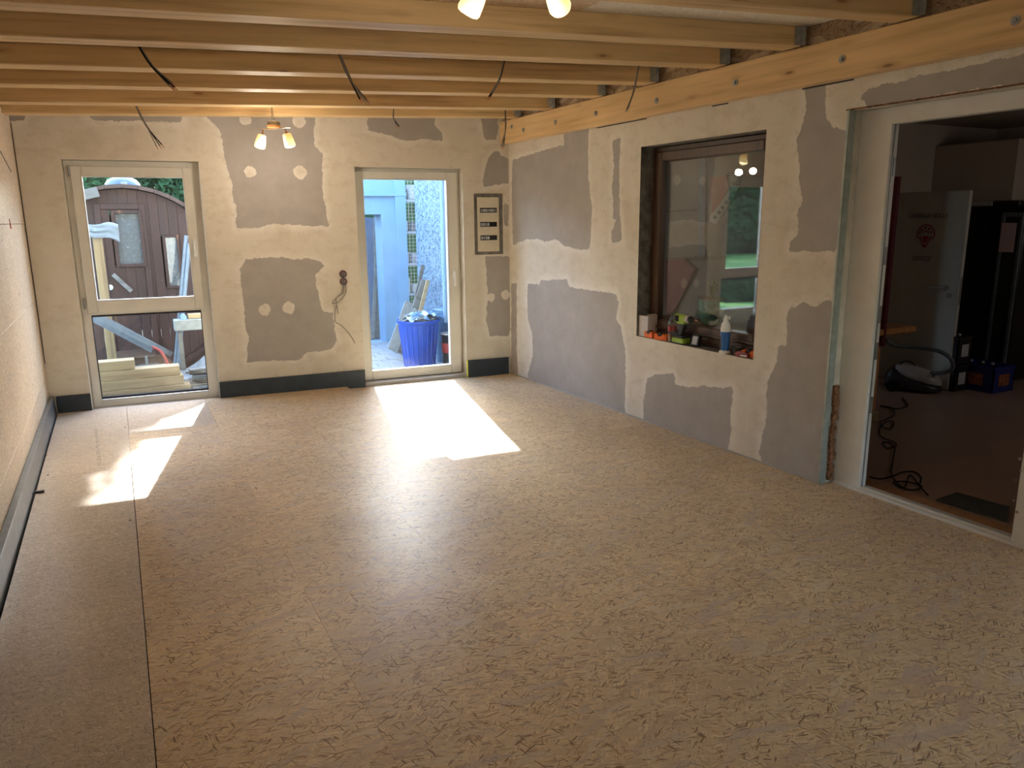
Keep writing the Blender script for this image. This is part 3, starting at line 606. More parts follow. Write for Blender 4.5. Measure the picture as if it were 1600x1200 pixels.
# ------------------------------------------------------------------ brown window of the right wall
w2 = thing('window_2', None, None, mtx=MRT @ Matrix.Translation((WRu0, .12, WRz0)), kind='structure')
gx0, gx1, gz0, gz1 = rect_at(MRT, .15, [(1041, 253), (1193, 236), (1178, 522), (1033, 498)])
b = MB(); frame4(b, WRu0 + .001, WRu1 - .001, WRz0 + .004, WRz1 - .004, .06, .06, .075, .05, .125, .2, MRT, .006); b.build('window_frame', 'brown', w2)
b = MB(); frame4(b, WRu0 + .045, WRu1 - .045, WRz0 + .065, WRz1 - .04, gx0 - WRu0 - .045, .07, gz0 - WRz0 - .065, WRz1 - .04 - gz1, .108, .17, MRT, .008); b.build('sash', 'brown', w2)
b = MB(); b.box(gx0 - .005, WRu1 - .11, .15, .156, gz0 - .005, gz1 + .005, MRT); b.build('pane', 'glassr', w2)
b = MB(); b.bevbox(WRu0 + .004, WRu1 - .004, .10, .135, WRz0 + .078, WRz0 + .092, .003, MRT); b.build('drip_rail', 'brown', w2)
b = MB(); b.bevbox(WRu0 + .004, WRu1 - .004, .106, .125, WRz0 + .035, WRz0 + .045, .003, MRT); b.build('drip_rail', 'brown', w2)
# ------------------------------------------------------------------ side doorway
d2 = thing('door_2', None, None, mtx=MRT @ Matrix.Translation((DRu0, .1, 0)), kind='structure')
FA, FB = DRu0 + .001, CY - 2.855
b = MB(); FD = .10
b.bevbox(DRu0 + .0, FB, FD, FD + .062, -.02, DRz1 - .0, .003, MRT)
b.bevbox(CY - 1.985, DRu1 + .0, FD, FD + .062, -.02, DRz1, .003, MRT)
b.bevbox(FB - .005, CY - 1.98, FD, FD + .062, 2.083, DRz1, .003, MRT)
b.build('door_frame', 'pvcdirty', d2)
b = MB(); b.box(FB - .001, FB + .0045, FD + .022, FD + .03, .02, 2.083, MRT); b.build('seal_groove', 'hinge', d2)
b = MB(); b.bevbox(DRu0 + .03, DRu1 - .01, FD - .02, FD + .012, -.01, .016, .004, MRT); b.bevbox(DRu0 + .2, CY - 1.98, FD + .008, FD + .066, -.01, .024, .004, MRT); b.build('threshold', 'pvcdirty', d2)
b = MB(); b.box(DRu0 + .21, CY - 1.98, FD + .03, FD + .04, .0235, .027, MRT); b.build('threshold_rail', 'steel', d2)
for zc in (1.86, 1.38, 1.05, .84, .52):
    b = MB(); b.bevbox(FB - .001, FB + .006, FD + .034, FD + .052, zc - .05, zc + .05, .001, MRT); b.build('lock_keep', 'hinge', d2)
# zinc stud edge and decayed timber beside the doorway
b = MB(); b.box(DRu0 - .012, DRu0 + .003, -.004, .0, .0, DRz1, MRT); b.box(DRu0, DRu0 + .003, -.004, .05, .0, DRz1, MRT); b.build('trim_2', 'zincstud', kind='structure')
tim = MB(); 
for i in range(14):
    z0 = .02 + i * .042; tim.box(DRu0 + .004, DRu0 + .018 + random.random() * .01, .045 + random.uniform(-.006, .006), .085 + random.uniform(-.01, .01), z0, z0 + .045, MRT)
tim.build('trim_3', 'rust', kind='structure')
for (px, py) in [(1594, 717), (1587, 750), (1589, 800), (1595, 735), (1584, 782)]:
    a, c = hit(px, py, MRT, FD); b = MB(); b.cyl((a, FD - .003, c), (a, FD + .001, c), .008 if py in (717, 800) else .005, seg=10, T=MRT); b.build('screw_head', 'hinge', d2)
# ------------------------------------------------------------------ ceiling: rafters, boards, ledger
def zr(x): return 2.411 + .0366 * x
XF = lambda y: 3.53 - .0186 * (y - 6)
HR = .105; WR = .14
ys_r = [6.958, 6.351, 5.597, 4.951, 4.256, 3.667, 2.957, 2.29, 1.63, .97, .31, -.35, -1.0, -1.66, -2.3]
ords = ['closest to the back wall', 'second from the back wall', 'third from the back wall', 'fourth from the back wall', 'fifth from the back wall', 'sixth from the back wall, with white board showing behind it', 'seventh from the back wall, reaching the top edge at right'] + [q + ' from the back wall, above the viewer and out of frame' for q in ('eighth', 'ninth', 'tenth', 'eleventh', 'twelfth', 'thirteenth', 'fourteenth', 'fifteenth')]
tilt = math.atan(-.0566); ax_ = math.atan(.0366)
ceil = thing('ceiling', None, None, (1.5, 3, 2.55), kind='structure')
for i, y0 in enumerate(ys_r):
    xe = XF(y0) + .012
    Fr = Matrix.Translation((-.62, y0 + .0566 * .62, zr(-.62))) @ Matrix.Rotation(tilt, 4, 'Z') @ Matrix.Rotation(-ax_, 4, 'Y')
    L = (xe + .62) / math.cos(tilt)
    t = thing('rafter', None, None, mtx=Fr)
    tag(t, 'planed pine ceiling rafter ' + ords[i], 'rafter', 'ceiling rafters')
    MB().bevbox(0, L, -WR, 0, 0, HR, .004, Fr).build('timber', 'pineX', t)
    # joist hanger flanges
    h = MB(); h.prism([(L - .05, -WR - .0025), (L - .002, -WR - .0025), (L - .002, -WR - .035), (L + .0015, -WR - .035), (L + .0015, -WR), (L - .05, -WR)], .004, HR - .004, Fr, ax='Z'); h.build('joist_hanger', 'steel', t)
    h = MB(); h.box(L - .001, L + .0015, 0, .035, .004, HR - .004, Fr); h.build('joist_hanger', 'steel', t)
yz = ys_r
for i in range(-1, len(ys_r) - 1):
    ya = (ys_r[i] if i >= 0 else 7.42) ; yb2 = ys_r[i + 1] - WR + .0
    y_hi = (ys_r[i] - WR / 2) if i >= 0 else 7.6; y_lo = ys_r[i + 1] - WR / 2
    for (xa, xb, mm_) in ((-.64, 1.0, 'ceil'), (1.0, 2.15 if i > 3 else 3.0, 'ceil'), (2.15 if i > 3 else 3.0, 3.66, 'ceilw')):
        b = MB(); q = []
        za, zb_ = zr(xa) + HR + .0005, zr(xb) + HR + .0005
        q = [(xa, y_lo - .0566 * xa, za), (xb - .002, y_lo - .0566 * xb, zb_), (xb - .002, y_hi - .0566 * xb - .002, zb_), (xa, y_hi - .0566 * xa - .002, za)]
        b.add(q + [(x, y, z + .02) for x, y, z in q], [(0, 1, 2, 3), (7, 6, 5, 4), (0, 4, 5, 1), (1, 5, 6, 2), (2, 6, 7, 3), (3, 7, 4, 0)])
        b.build('ceiling_board', mm_, ceil)
MB().box(-1.2, 4.2, -2.9, 7.75, 2.74, 2.9).build('roof_slab', 'dark', ceil)
MB().box(0, 9.6, -.062, -.012, 2.545, 2.72, MRT).build('trim_4', 'speck', kind='structure')
LD = MRT @ Matrix.Translation((0, -.097, 2.334))
led = thing('ledger_beam', 'long yellowish pine ledger beam bolted along the top of the right wall', 'beam', mtx=LD)
MB().bevbox(.004, 9.5, 0, .096, 0, .206, .004, LD).build('timber', 'pineledger', led)
for (px, py) in [(1587, 32), (1316, 92), (1149, 129), (1026, 157), (931, 177), (868, 191), (818, 203), (800, 198)]:
    a, c = hit(px, py, LD, 0); b = MB(); b.cyl((a, .001, c), (a, -.004, c), .021, seg=18, T=LD); wsh = b.build('washer', 'steel', led)
    b = MB(); b.cyl((a, -.004, c), (a, -.014, c), .011, seg=6, T=LD); b.build('bolt_head', 'steel', wsh)
g_ = MB(); g_.box(.004, .009, -.004, .001, .45, 2.38, MBK); g_.build('trim_6', 'gasket', kind='structure')
g_ = MB(); g_.box(DRu0 - .02, DRu1, -.003, .001, DRz1 - .002, DRz1 + .006, MRT); g_.build('trim_7', 'rust', kind='structure')
for ua, ub in ((1.55, 2.2), (3.65, 4.0), (2.9, 3.05)): g_ = MB(); g_.box(ua, ub, -.0015, .001, 2.326, 2.3335, MRT); g_.build('trim_8', 'gasket', kind='structure')
# ------------------------------------------------------------------ lamps
def lamp(label, c, ang, L, tilts, drop, top, ceilz):
    # c: centre of the rail, ang: rail direction in plan
    F = Matrix.Translation(c) @ Matrix.Rotation(ang, 4, 'Z')
    t = thing('ceiling_spot_lamp', label, 'lamp', mtx=F, group='two-shade ceiling lamps')
    b = MB(); b.cyl((0, 0, .022), (0, 0, .05), .052, seg=28, T=F); b.cyl((0, 0, .05), (0, 0, .056), .046, .04, seg=28, T=F); b.build('ceiling_rose', 'chrome', t, smooth=True)
    b = MB(); b.cyl((0, 0, .008), (0, 0, .024), .05, .054, seg=28, T=F); b.build('amber_ring', 'orangewood', t, smooth=True)
    b = MB(); b.cyl((-L / 2, 0, 0), (L / 2, 0, 0), .006, seg=12, T=F); b.build('rail', 'chrome', t, smooth=True)
    b = MB(); b.tube([(-.015, 0, .05), (-.02, .01, .10), (-.012, .0, top)], .0025, T=F); b.tube([(.012, 0, .05), (.014, -.01, .09), (-.005, .0, top)], .0025, T=F); b.build('supply_wire', 'cable', t)
    for s, (ax, ay) in zip((-1, 1), tilts):
        G = F @ Matrix.Translation((s * L * .33, 0, -.004)) @ Matrix.Rotation(ax, 4, 'X') @ Matrix.Rotation(ay, 4, 'Y')
        b = MB(); b.cyl((0, 0, 0), (0, 0, -.035), .005, seg=10, T=G); b.cyl((0, 0, -.03), (0, 0, -.062), .011, .026, seg=16, T=G); arm = b.build('lamp_arm', 'amber', t, smooth=True)
        # shade in its own frame so that its emission gradient follows its axis
        Gs = G @ Matrix.Translation((0, 0, -.04))
        b = MB(); b.lathe([(.026, -.0), (.033, -.006), (.040, -.05), (.043, -.092), (.038, -.104), (.024, -.109), (.004, -.110)], 24, Gs)
        me_o = b.build('lamp_shade', 'shade', None, smooth=True, frame=Gs); me_o.parent = t; me_o.matrix_local = F.inverted() @ Gs; WM[me_o] = Gs
    return t
lamp('smaller-looking two-shade spot lamp hanging in front of the back wall', aty(428, 200, 6.5) + Vector((0, 0, -.005)), R_(-52), .34, ((R_(-14), R_(8)), (R_(8), R_(-10))), 0, .18, 2.56)
c0 = aty(810, 16, 2.6) + Vector((0, 0, .115))
lamp('large-looking two-shade spot lamp overhead, cut off by the top edge', c0, R_(-10), .36, ((R_(20), R_(24)), (R_(52), R_(-34))), 0, .16, 2.56)
for nm, p, e in (('far_lamp_bulb', aty(411, 245, 6.45), 4), ('far_lamp_bulb', aty(455, 250, 6.45), 4), ('near_lamp_bulb', aty(738, 60, 2.6), 1.6), ('near_lamp_bulb', aty(840, 60, 2.6), 1.6)):
    l = bpy.data.lights.new(nm, 'POINT'); l.energy = e; l.color = (1, .87, .70); l.shadow_soft_size = .035; o = bpy.data.objects.new(nm, l); COL.objects.link(o); o.location = p
# a further lamp of the same kind over the part of the room behind the viewer
lamp('two-shade spot lamp behind the viewer, out of frame', Vector((1.6, -.75, 2.39)), R_(-20), .34, ((R_(-14), R_(8)), (R_(8), R_(-10))), 0, .18, 2.56)
l = bpy.data.lights.new('rear_lamp_bulb', 'POINT'); l.energy = .5; l.color = (1, .88, .72); l.shadow_soft_size = .05; o = bpy.data.objects.new('rear_lamp_bulb', l); COL.objects.link(o); o.location = (1.6, -.75, 2.2)
# ------------------------------------------------------------------ hanging cable bundles
def bundle(label, p0, p1, y, n=4, spread=.024, m='cable', ends='copper', dark=True):
    a = aty(*p0, y); b_ = aty(*p1, y); d = (b_ - a)
    zc = zr(a.x) + HR; a2 = Vector((a.x - d.x * .25, a.y, zc))
    t = thing('hanging_cable', label, 'cable', tuple(a2), group='cable ends hanging from the ceiling')
    rng = random.Random(int(p0[0]))
    for i in range(n):
        o1 = Vector((rng.uniform(-1, 1), rng.uniform(-1, 1), 0)) * .006
        o2 = Vector((rng.uniform(-1, 1), rng.uniform(-1, 1), rng.uniform(-.5, .5))) * spread
        mid = a + d * .5 + Vector((-.012 * (1 if d.x > 0 else -1), 0, 0)) + o1
        MB().tube([a2 + o1 * .5, a + o1, mid, b_ + o2], .0035 if i else .0045, res=4).build('cable', 'cableblk' if (i % 3 == 0 and dark) else m, t)
        e = (b_ + o2); MB().cyl(e, e + (e - mid).normalized() * .02, .0028, seg=6).build('wire_end', ends, t)
bundle('thick cable bundle hanging between the fourth and fifth rafters, at left', (218, 73), (265, 134), 4.42, 6)
bundle('cable bundle hanging left of the ceiling middle, above the terrace door', (532, 88), (568, 157), 4.42, 5)
bundle('short cable bundle hanging right of the middle, curving left', (787, 98), (768, 150), 4.42, 4)
bundle('thin cable ends hanging in front of the ledger beam', (998, 108), (981, 172), 4.42, 3, dark=False, ends='silver')
bundle('cable with bare copper ends hanging above the left window', (212, 165), (250, 227), 6.55, 4, .03)
bundle('very short cable stub hanging above the terrace door', (616, 172), (620, 198), 6.55, 2)
bundle('cables with red ends hanging at the far end of the ledger beam', (790, 172), (787, 228), 6.60, 4, .022)
# ------------------------------------------------------------------ fuse box, sockets
x0, x1, z0, z1 = rect_at(MBK, 0, [(740, 302), (784.7, 303), (786, 397), (742, 398)])
F = MBK @ Matrix.Translation((x0, 0, z0)); W_, H_ = x1 - x0, z1 - z0
fb = thing('fuse_box', 'cream recessed fuse box with three slots right of the terrace door', 'fuse box', mtx=F)
b = MB(); frame4(b, 0, W_, 0, H_, .04, .05, .035, .045, -.006, -.0005, F, .002); b.build('mortar_border', 'revealg', fb)
b = MB(); b.bevbox(.032, W_ - .042, -.012, -.001, .03, H_ - .035, .004, F); b.build('cover', 'boxcream', fb)
for i, zc in enumerate((.725, .495, .275)):
    zz = zc * H_ ; b = MB(); b.box(.06, W_ - .068, -.0135, -.0115, zz - .022, zz + .026, F); s_ = b.build('breaker_slot', 'dark', fb)
    for k in range([7, 4, 4][i]):
        xa = .065 + k * .024; b = MB(); b.bevbox(xa, xa + .020, -.019, -.013, zz - .014, zz + .016, .002, F); b.build('breaker', 'label' if (k + i) % 3 else 'hinge', s_)
b = MB(); b.bevbox(.05, W_ - .06, -.0145, -.0115, .055, .13, .002, F); b.build('label_strip', 'boxcream', fb)
(sx, sz1), (_, sz2) = hit(536, 429, MBK), hit(536, 440, MBK)
F = MBK @ Matrix.Translation((sx, 0, sz2))
sk = thing('socket_box', 'pair of dark red open socket boxes with loose wires beside the terrace door', 'socket', mtx=F)
for i, zc in enumerate((0, sz1 - sz2 + .005)):
    b = MB(); b.cyl((0, -.001, zc), (0, -.006, zc), .036, seg=24, T=F); r_ = b.build('box_rim', 'redsock', sk, smooth=True)
    b = MB(); b.cyl((0, -.006, zc), (0, -.0075, zc), .03, seg=20, T=F); b.build('box_opening', 'dark', r_)
    b = MB(); b.tube([(-.02, -.009, zc + .01), (.0, -.014, zc + .016), (.02, -.009, zc + .004)], .002, T=F); b.tube([(-.02, -.009, zc - .01), (.004, -.014, zc - .002), (.018, -.009, zc - .014)], .002, T=F); b.build('coiled_wire', 'copper', r_)
def wires(seq, s=.11667, ox=500, oy=410):
    out = []
    for a, c in seq: x, z = hit(ox + s * a, oy + s * c, MBK); out.append((x, -.012, z))
    return out
for sq in ([(300, 280), (285, 400), (230, 460), (160, 548)], [(340, 290), (345, 400), (260, 520), (160, 550)], [(320, 290), (305, 410), (215, 480), (225, 600), (245, 685)], [(215, 580), (195, 660), (200, 790)], [(200, 800), (290, 850), (400, 970), (465, 1080)]):
    b = MB(); b.tube(wires(sq), .0035, T=MBK); b.build('loose_wire', 'cable', sk)
# ------------------------------------------------------------------ things on the window sill
def RW(px, py, d): 
    a, c = hit(px, py, MRT, d); return MRT @ Vector((a, d, c))
SZ = WRz0 + .001
def sillF(px, py, d, rz=0):
    a, _ = hit(px, py, MRT, d); return MRT @ Matrix.Translation((a, d, SZ)) @ Matrix.Rotation(rz, 4, 'Z')
# carton
F = MRT @ Matrix.Translation((WRu0 + .004, .02, SZ))
ct = thing('carton', 'white open-topped carton in the far corner of the brown window sill', 'box', mtx=F)
b = MB(); b.box(0, .003, 0, .10, 0, .158, F); b.box(.11, .113, 0, .10, 0, .17, F); b.box(.003, .11, 0, .003, 0, .165, F); b.box(.003, .11, .097, .10, 0, .165, F); b.box(.003, .11, .003, .097, 0, .003, F); b.build('carton_body', 'card', ct)
b = MB(); b.add([(.113, 0, .17), (.113, .10, .17), (.10, .10, .178), (.10, 0, .178)], [(0, 1, 2, 3)], F); b.add([(.113, 0, .172), (.113, .10, .172), (.10, .10, .180), (.10, 0, .180)], [(3, 2, 1, 0)], F); b.build('carton_flap', 'card', ct)
def wedge_clip(px, d, label, rz=0):
    F = sillF(px, 520, d, rz)
    t = thing('levelling_clip', label, 'clip', mtx=F, group='orange plastic clips on the sill')
    b = MB(); b.prism([(-.05, 0), (.05, 0), (.05, .03), (.03, .055), (.012, .03), (-.012, .03), (-.03, .052), (-.05, .045)], -.022, .022, F); b.build('clip_body', 'orange', t, bevel=.003)
    b = MB(); b.cyl((0, -.02, .04), (0, .02, .04), .018, seg=14, T=F); b.build('clip_drum', 'black', t)
wedge_clip(1016, .035, 'left-hand orange plastic clip beside the white carton'); wedge_clip(1033, .03, 'middle orange plastic clip in front of the glass bottle, left', .3)
wedge_clip(1042, .055, 'orange plastic clip directly behind the glass bottle foot', -.4)
wedge_clip(1173, .05, 'orange plastic clip at the near end of the sill behind the dark red tool', .2)
F = sillF(1049.5, 530, .03)
t = thing('glass_bottle', 'clear empty glass bottle with a red label on the window sill', 'bottle', mtx=F)
b = MB(); b.lathe([(.028, 0), (.031, .006), (.031, .13), (.028, .15), (.014, .185), (.0115, .22), (.014, .224), (.013, .232)], 20, F); b.build('bottle_body', 'bottleglass', t, smooth=True)
b = MB(); b.lathe([(.0316, .085), (.0318, .087), (.0318, .122), (.0316, .124)], 20, F); b.build('label_band', 'redlabel', t, smooth=True)
F = sillF(1064, 538, .045)
t = thing('cordless_drill', 'lime green and black cordless drill standing on its battery on the window sill', 'drill', mtx=F)
b = MB(); b.bevbox(-.068, .062, -.04, .04, 0, .045, .008, F); b.build('battery', 'lime', t); 
b = MB(); b.bevbox(-.06, .055, -.038, .038, .045, .062, .005, F); b.bevbox(-.066, .06, -.043, .043, .0, .012, .004, F); b.build('battery_foot', 'black', t)
b = MB(); b.prism([(-.028, .06), (.012, .06), (.042, .155), (.0, .16)], -.017, .017, F); b.build('grip', 'black', t, bevel=.006)
b = MB(); b.cyl((-.055, 0, .19), (.055, 0, .19), .034, .030, seg=20, T=F); b.ball((-.055, 0, .19), .034, F, (.6, 1, 1)); b.bevbox(-.03, .05, -.026, .026, .15, .18, .006, F); b.build('motor_housing', 'lime', t, smooth=True)
b = MB(); b.cyl((-.035, -.031, .19), (-.005, -.035, .19), .022, seg=14, T=F); b.cyl((-.02, .0, .19), (-.02, -.0355, .19), .02, seg=16, T=F); b.build('vent_panel', 'black', t)
b = MB(); b.cyl((.055, 0, .19), (.085, 0, .19), .029, .027, seg=20, T=F); b.build('torque_ring', 'silver', t, smooth=True)
b = MB(); b.cyl((.085, 0, .19), (.105, 0, .19), .024, .026, seg=20, T=F); b.cyl((.105, 0, .19), (.135, 0, .19), .024, .011, seg=20, T=F); b.build('chuck', 'black', t, smooth=True)
b = MB(); b.cyl((.135, 0, .19), (.168, 0, .19), .0035, seg=8, T=F); b.build('drill_bit', 'copper', t)
b = MB(); b.bevbox(.04, .052, -.008, .008, .125, .15, .003, F); b.build('trigger', 'dark', t)
F = sillF(1082, 538, .03, R_(8)) 
F = F @ Matrix.Translation((.02, 0, 0)) @ Matrix.Rotation(R_(-14), 4, 'X')
t = thing('battery_pack', 'black battery pack with a pale label leaning beside the drill', 'battery', mtx=F)
b = MB(); b.bevbox(-.036, .036, -.012, .02, 0.003, .088, .006, F); b.build('case', 'black', t); b = MB(); b.box(-.02, .024, -.0135, -.0119, .015, .075, F); b.build('rating_label', 'label', t)
F = sillF(1132, 549, .03)
t = thing('sealant_bottle', 'blue and white glue bottle with a white nozzle cap standing on the sill', 'bottle', mtx=F)
b = MB(); b.lathe([(.040, 0), (.041, .006), (.037, .012), (.030, .02)], 22, F); b.build('base_cap', 'white', t, smooth=True)
b = MB(); b.lathe([(.0295, .018), (.0305, .08), (.034, .13), (.034, .15)], 22, F); b.build('lower_body', 'blue2', t, smooth=True)
b = MB(); b.lathe([(.0342, .15), (.0345, .165), (.030, .20), (.018, .222), (.017, .245), (.011, .25), (.008, .262)], 22, F); b.build('white_shoulder', 'white', t, smooth=True)
b = MB(); b.bevbox(.0, .04, -.005, .005, .243, .253, .003, F); b.bevbox(.030, .038, -.005, .005, .236, .262, .003, F); b.build('nozzle_clip', 'white', t)
b = MB(); b.lathe([(.0312, .022), (.0314, .05), (.0322, .09), (.0312, .10)], 6, F @ Matrix.Rotation(.5, 4, 'Z')); 
b = MB()
vs = []; 
for j in range(6):
    for i in range(5):
        a = R_(-150 + i * 15 - j * 2); r = .0312 + j * .0006; vs.append((r * math.cos(a), r * math.sin(a), .025 + j * .019))
b.add(vs, [(j * 5 + i, j * 5 + i + 1, (j + 1) * 5 + i + 1, (j + 1) * 5 + i) for j in range(5) for i in range(4)], F); b.build('printed_panel', 'ink', t)
F = sillF(1160, 556, .02, R_(4))
t = thing('red_tool_box', 'small dark red tool with white lettering lying at the near end of the sill', 'tool', mtx=F)
b = MB(); b.prism([(-.055, 0), (.055, 0), (.06, .02), (.03, .038), (-.03, .036), (-.06, .022)], -.012, .05, F); b.build('body', 'darkred', t, bevel=.005)
b = MB(); b.bevbox(-.01, .045, -.0135, -.0115, .006, .016, .001, F); b.build('label_strip', 'white', t)
F = sillF(1153, 552, .085)
t = thing('tape_roll', 'black round roll lying behind the dark red tool on the sill', 'roll', mtx=F)
b = MB(); b.cyl((0, 0, 0), (0, 0, .045), .045, seg=24, T=F); b.build('roll_body', 'black', t, smooth=True); b = MB(); b.cyl((0, 0, .0452), (0, 0, .047), .02, seg=16, T=F); b.build('core', 'silver', t)
# ------------------------------------------------------------------ side room
X0 = 3.95
sr = MB().box(X0 - .02, 9.2, 1.2, 8.2, -.2, .0).build('floor', 'vinyl', kind='structure')
MB().box(3.86, 3.982, 1.2, 3.4, 0, .012).build('threshold_plank', 'sillwood', sr)
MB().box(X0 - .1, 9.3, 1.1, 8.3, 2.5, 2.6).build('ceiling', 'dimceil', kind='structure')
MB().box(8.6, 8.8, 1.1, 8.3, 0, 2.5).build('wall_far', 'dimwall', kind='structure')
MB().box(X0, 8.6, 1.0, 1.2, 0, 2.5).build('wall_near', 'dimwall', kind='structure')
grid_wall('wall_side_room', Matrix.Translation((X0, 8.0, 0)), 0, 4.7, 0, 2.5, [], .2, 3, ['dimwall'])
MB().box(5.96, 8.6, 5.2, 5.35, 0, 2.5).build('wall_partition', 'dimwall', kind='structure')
# boxed duct below the ceiling
p0 = atx(1462, 228, 7.6); p1 = atx(1592, 236, 7.6)
MB().bevbox(7.6, 8.6, p1.y, p0.y, 1.62, min(2.42, p0.z), .01).build('trim_5', 'dimwall', kind='structure')
# open interior door leaf
pr = atz(1480, 611, 0); DX = pr.x; ya_ = pr.y; top = atx(1515, 297, DX).z; yl = atx(1402, 303, DX).y
d3 = thing('door_3', None, None, (DX, (ya_ + yl) / 2, 0), kind='structure')
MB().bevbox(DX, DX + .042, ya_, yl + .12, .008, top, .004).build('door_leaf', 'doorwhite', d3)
ph = atx(1478, 450, DX); b = MB(); b.cyl((DX, ph.y, ph.z), (DX - .01, ph.y, ph.z), .026, seg=20); b.cyl((DX - .01, ph.y, ph.z), (DX - .05, ph.y, ph.z), .009); b.cyl((DX - .048, ph.y - .006, ph.z), (DX - .048, ph.y + .125, ph.z), .009); b.build('door_handle', 'hinge', d3, smooth=True)
ph = atx(1483, 462, DX); b = MB(); b.cyl((DX, ph.y, ph.z), (DX - .008, ph.y, ph.z), .026, seg=20); b.build('keyhole_rosette', 'hinge', d3, smooth=True)
b = MB(); b.box(DX + .008, DX + .034, ya_ - .0015, ya_ + .001, ph.z - .08, ph.z + .17); b.build('lock_plate', 'hinge', d3)
Dm = lambda px, py: (lambda p: Matrix.Translation((DX - .0015, p.y, p.z)) @ Matrix(((0, 0, -1, 0), (-1, 0, 0, 0), (0, 1, 0, 0), (0, 0, 0, 1))))(atx(px, py, DX))
text('CHEBAUH BULLS', .062, Dm(1450, 337.5), 'ink', 'lettering', d3, sx=.82)
text('LENGDE', .062, Dm(1440, 404, ), 'ink', 'lettering', d3, sx=.82)
# bull-head emblem cut from red film
E_ = Dm(1446, 371); sc_e = .00072   # metres per zoom px
em = MB()
def epoly(pts, s=1): em.prism([(x * sc_e, y * sc_e) for x, y in pts], 0, .001, E_, ax='Z')
def arc_band(cx, cy, r0, r1, a0, a1, n=14):
    for i in range(n):
        t0 = R_(a0 + (a1 - a0) * i / n); t1 = R_(a0 + (a1 - a0) * (i + 1) / n)
        epoly([(cx + r0 * math.cos(t0), cy + r0 * math.sin(t0)), (cx + r1 * math.cos(t0), cy + r1 * math.sin(t0)), (cx + r1 * math.cos(t1), cy + r1 * math.sin(t1)), (cx + r0 * math.cos(t1), cy + r0 * math.sin(t1))])
arc_band(0, 40, 112, 128, -25, 205, 30)
for a in (20, 60, 100, 140, 170): 
    cx, cy = 82 * math.cos(R_(a)), 40 + 82 * math.sin(R_(a)); epoly([(cx + 17 * math.cos(R_(q * 60 + a)), cy + 17 * math.sin(R_(q * 60 + a))) for q in range(6)])
for a in (35, 75, 105, 145):
    cx, cy = 42 * math.cos(R_(a)), 40 + 42 * math.sin(R_(a)); epoly([(cx + 11 * math.cos(R_(q * 60 + a)), cy + 15 * math.sin(R_(q * 60 + a))) for q in range(6)])
for a in (50, 90, 130):
    c_, s_ = math.cos(R_(a)), math.sin(R_(a)); epoly([(60 * c_ - 3 * s_, 40 + 60 * s_ + 3 * c_), (60 * c_ + 3 * s_, 40 + 60 * s_ - 3 * c_), (108 * c_ + 3 * s_, 40 + 108 * s_ - 3 * c_), (108 * c_ - 3 * s_, 40 + 108 * s_ + 3 * c_)])
epoly([(-42, 20), (42, 20), (30, -45), (22, -70), (-22, -70), (-30, -45)])
for s in (-1, 1):
    epoly([(s * 50, 15), (s * 105, 0), (s * 95, -18), (s * 55, -8)][::s]); epoly([(s * 45, -10), (s * 85, -30), (s * 70, -45), (s * 40, -30)][::s]); epoly([(s * 38, -50), (s * 58, -40), (s * 45, -90), (s * 30, -110)][::s])
epoly([(-26, -85), (26, -85), (30, -115), (0, -135), (-30, -115)])
em.build('bull_emblem', 'emblem', d3)
# red curtain edge and table
pc = atx(1398, 300, 5.15); pc2 = atx(1380, 540, 5.15)
b = MB(); n_ = 8
for i in range(n_): b.cyl((5.17 + .012 * (i % 2), pc2.y + .03 + .04 * i, .62), (5.17 + .012 * (i % 2), pc2.y + .03 + .04 * i, 1.88), .026, seg=8)
tag(b.build('curtain', 'curtain', smooth=True), 'dark red curtain edge hanging just inside the side doorway', 'curtain')
pt = atx(1407, 518, 5.35); pl = atz(1372, 648, 0); pl.y += .1
tb = thing('side_table', 'orange-brown wooden table edge just inside the side doorway, left', 'table', (5.35, pt.y + .3, 0))
MB().bevbox(5.05, 5.55, pt.y + .0, pt.y + .85, pt.z - .02, pt.z + .03, .01).build('table_top', 'orangewood', tb)
for (xx, yy) in ((5.30, pl.y - .05), (5.30, pl.y + .6), (5.5, pl.y + .0), (5.5, pl.y + .6)): MB().bevbox(xx - .035, xx + .035, yy - .0, yy + .07, 0, pt.z - .015, .005).build('leg', 'orangewood', tb)
pb = atz(1366, 660, 0); tag(MB().bevbox(pb.x - .05, pb.x + .05, pb.y - .0, pb.y + .16, 0.001, .085, .008).build('wooden_block', 'lumberZ'), 'pale wooden block on the side room floor under the table', 'block')
# vacuum cleaner
pv = atz(1418, 612, 0); F = Matrix.Translation((pv.x + .08, pv.y + .0, 0)) @ Matrix.Rotation(R_(-62), 4, 'Z')
vc = thing('vacuum_cleaner', 'black and silver canister vacuum cleaner on the side room floor', 'vacuum cleaner', mtx=F)
def hull(b, sec, T, seg=16):
    vs = []; fs = []
    for (x, hw, z0, z1) in sec:
        for k in range(seg):
            a = 2 * math.pi * k / seg; ca, sa = math.cos(a), math.sin(a); sg = lambda t: math.copysign(abs(t) ** .7, t)
            vs.append((x, hw * sg(ca), (z0 + z1) / 2 + (z1 - z0) / 2 * sg(sa)))
    for i in range(len(sec) - 1):
        for k in range(seg): j = (k + 1) % seg; fs.append((i * seg + k, i * seg + j, (i + 1) * seg + j, (i + 1) * seg + k))
    fs.append(list(range(seg))); fs.append([(len(sec) - 1) * seg + k for k in range(seg)]); b.add(vs, fs, T)
b = MB(); hull(b, [(-.25, .03, .04, .09), (-.235, .09, .015, .17), (-.18, .13, .012, .225), (-.05, .145, .012, .16), (.08, .145, .012, .11), (.17, .12, .012, .09), (.23, .05, .02, .06)], F); b.build('body', 'black', vc, smooth=True)
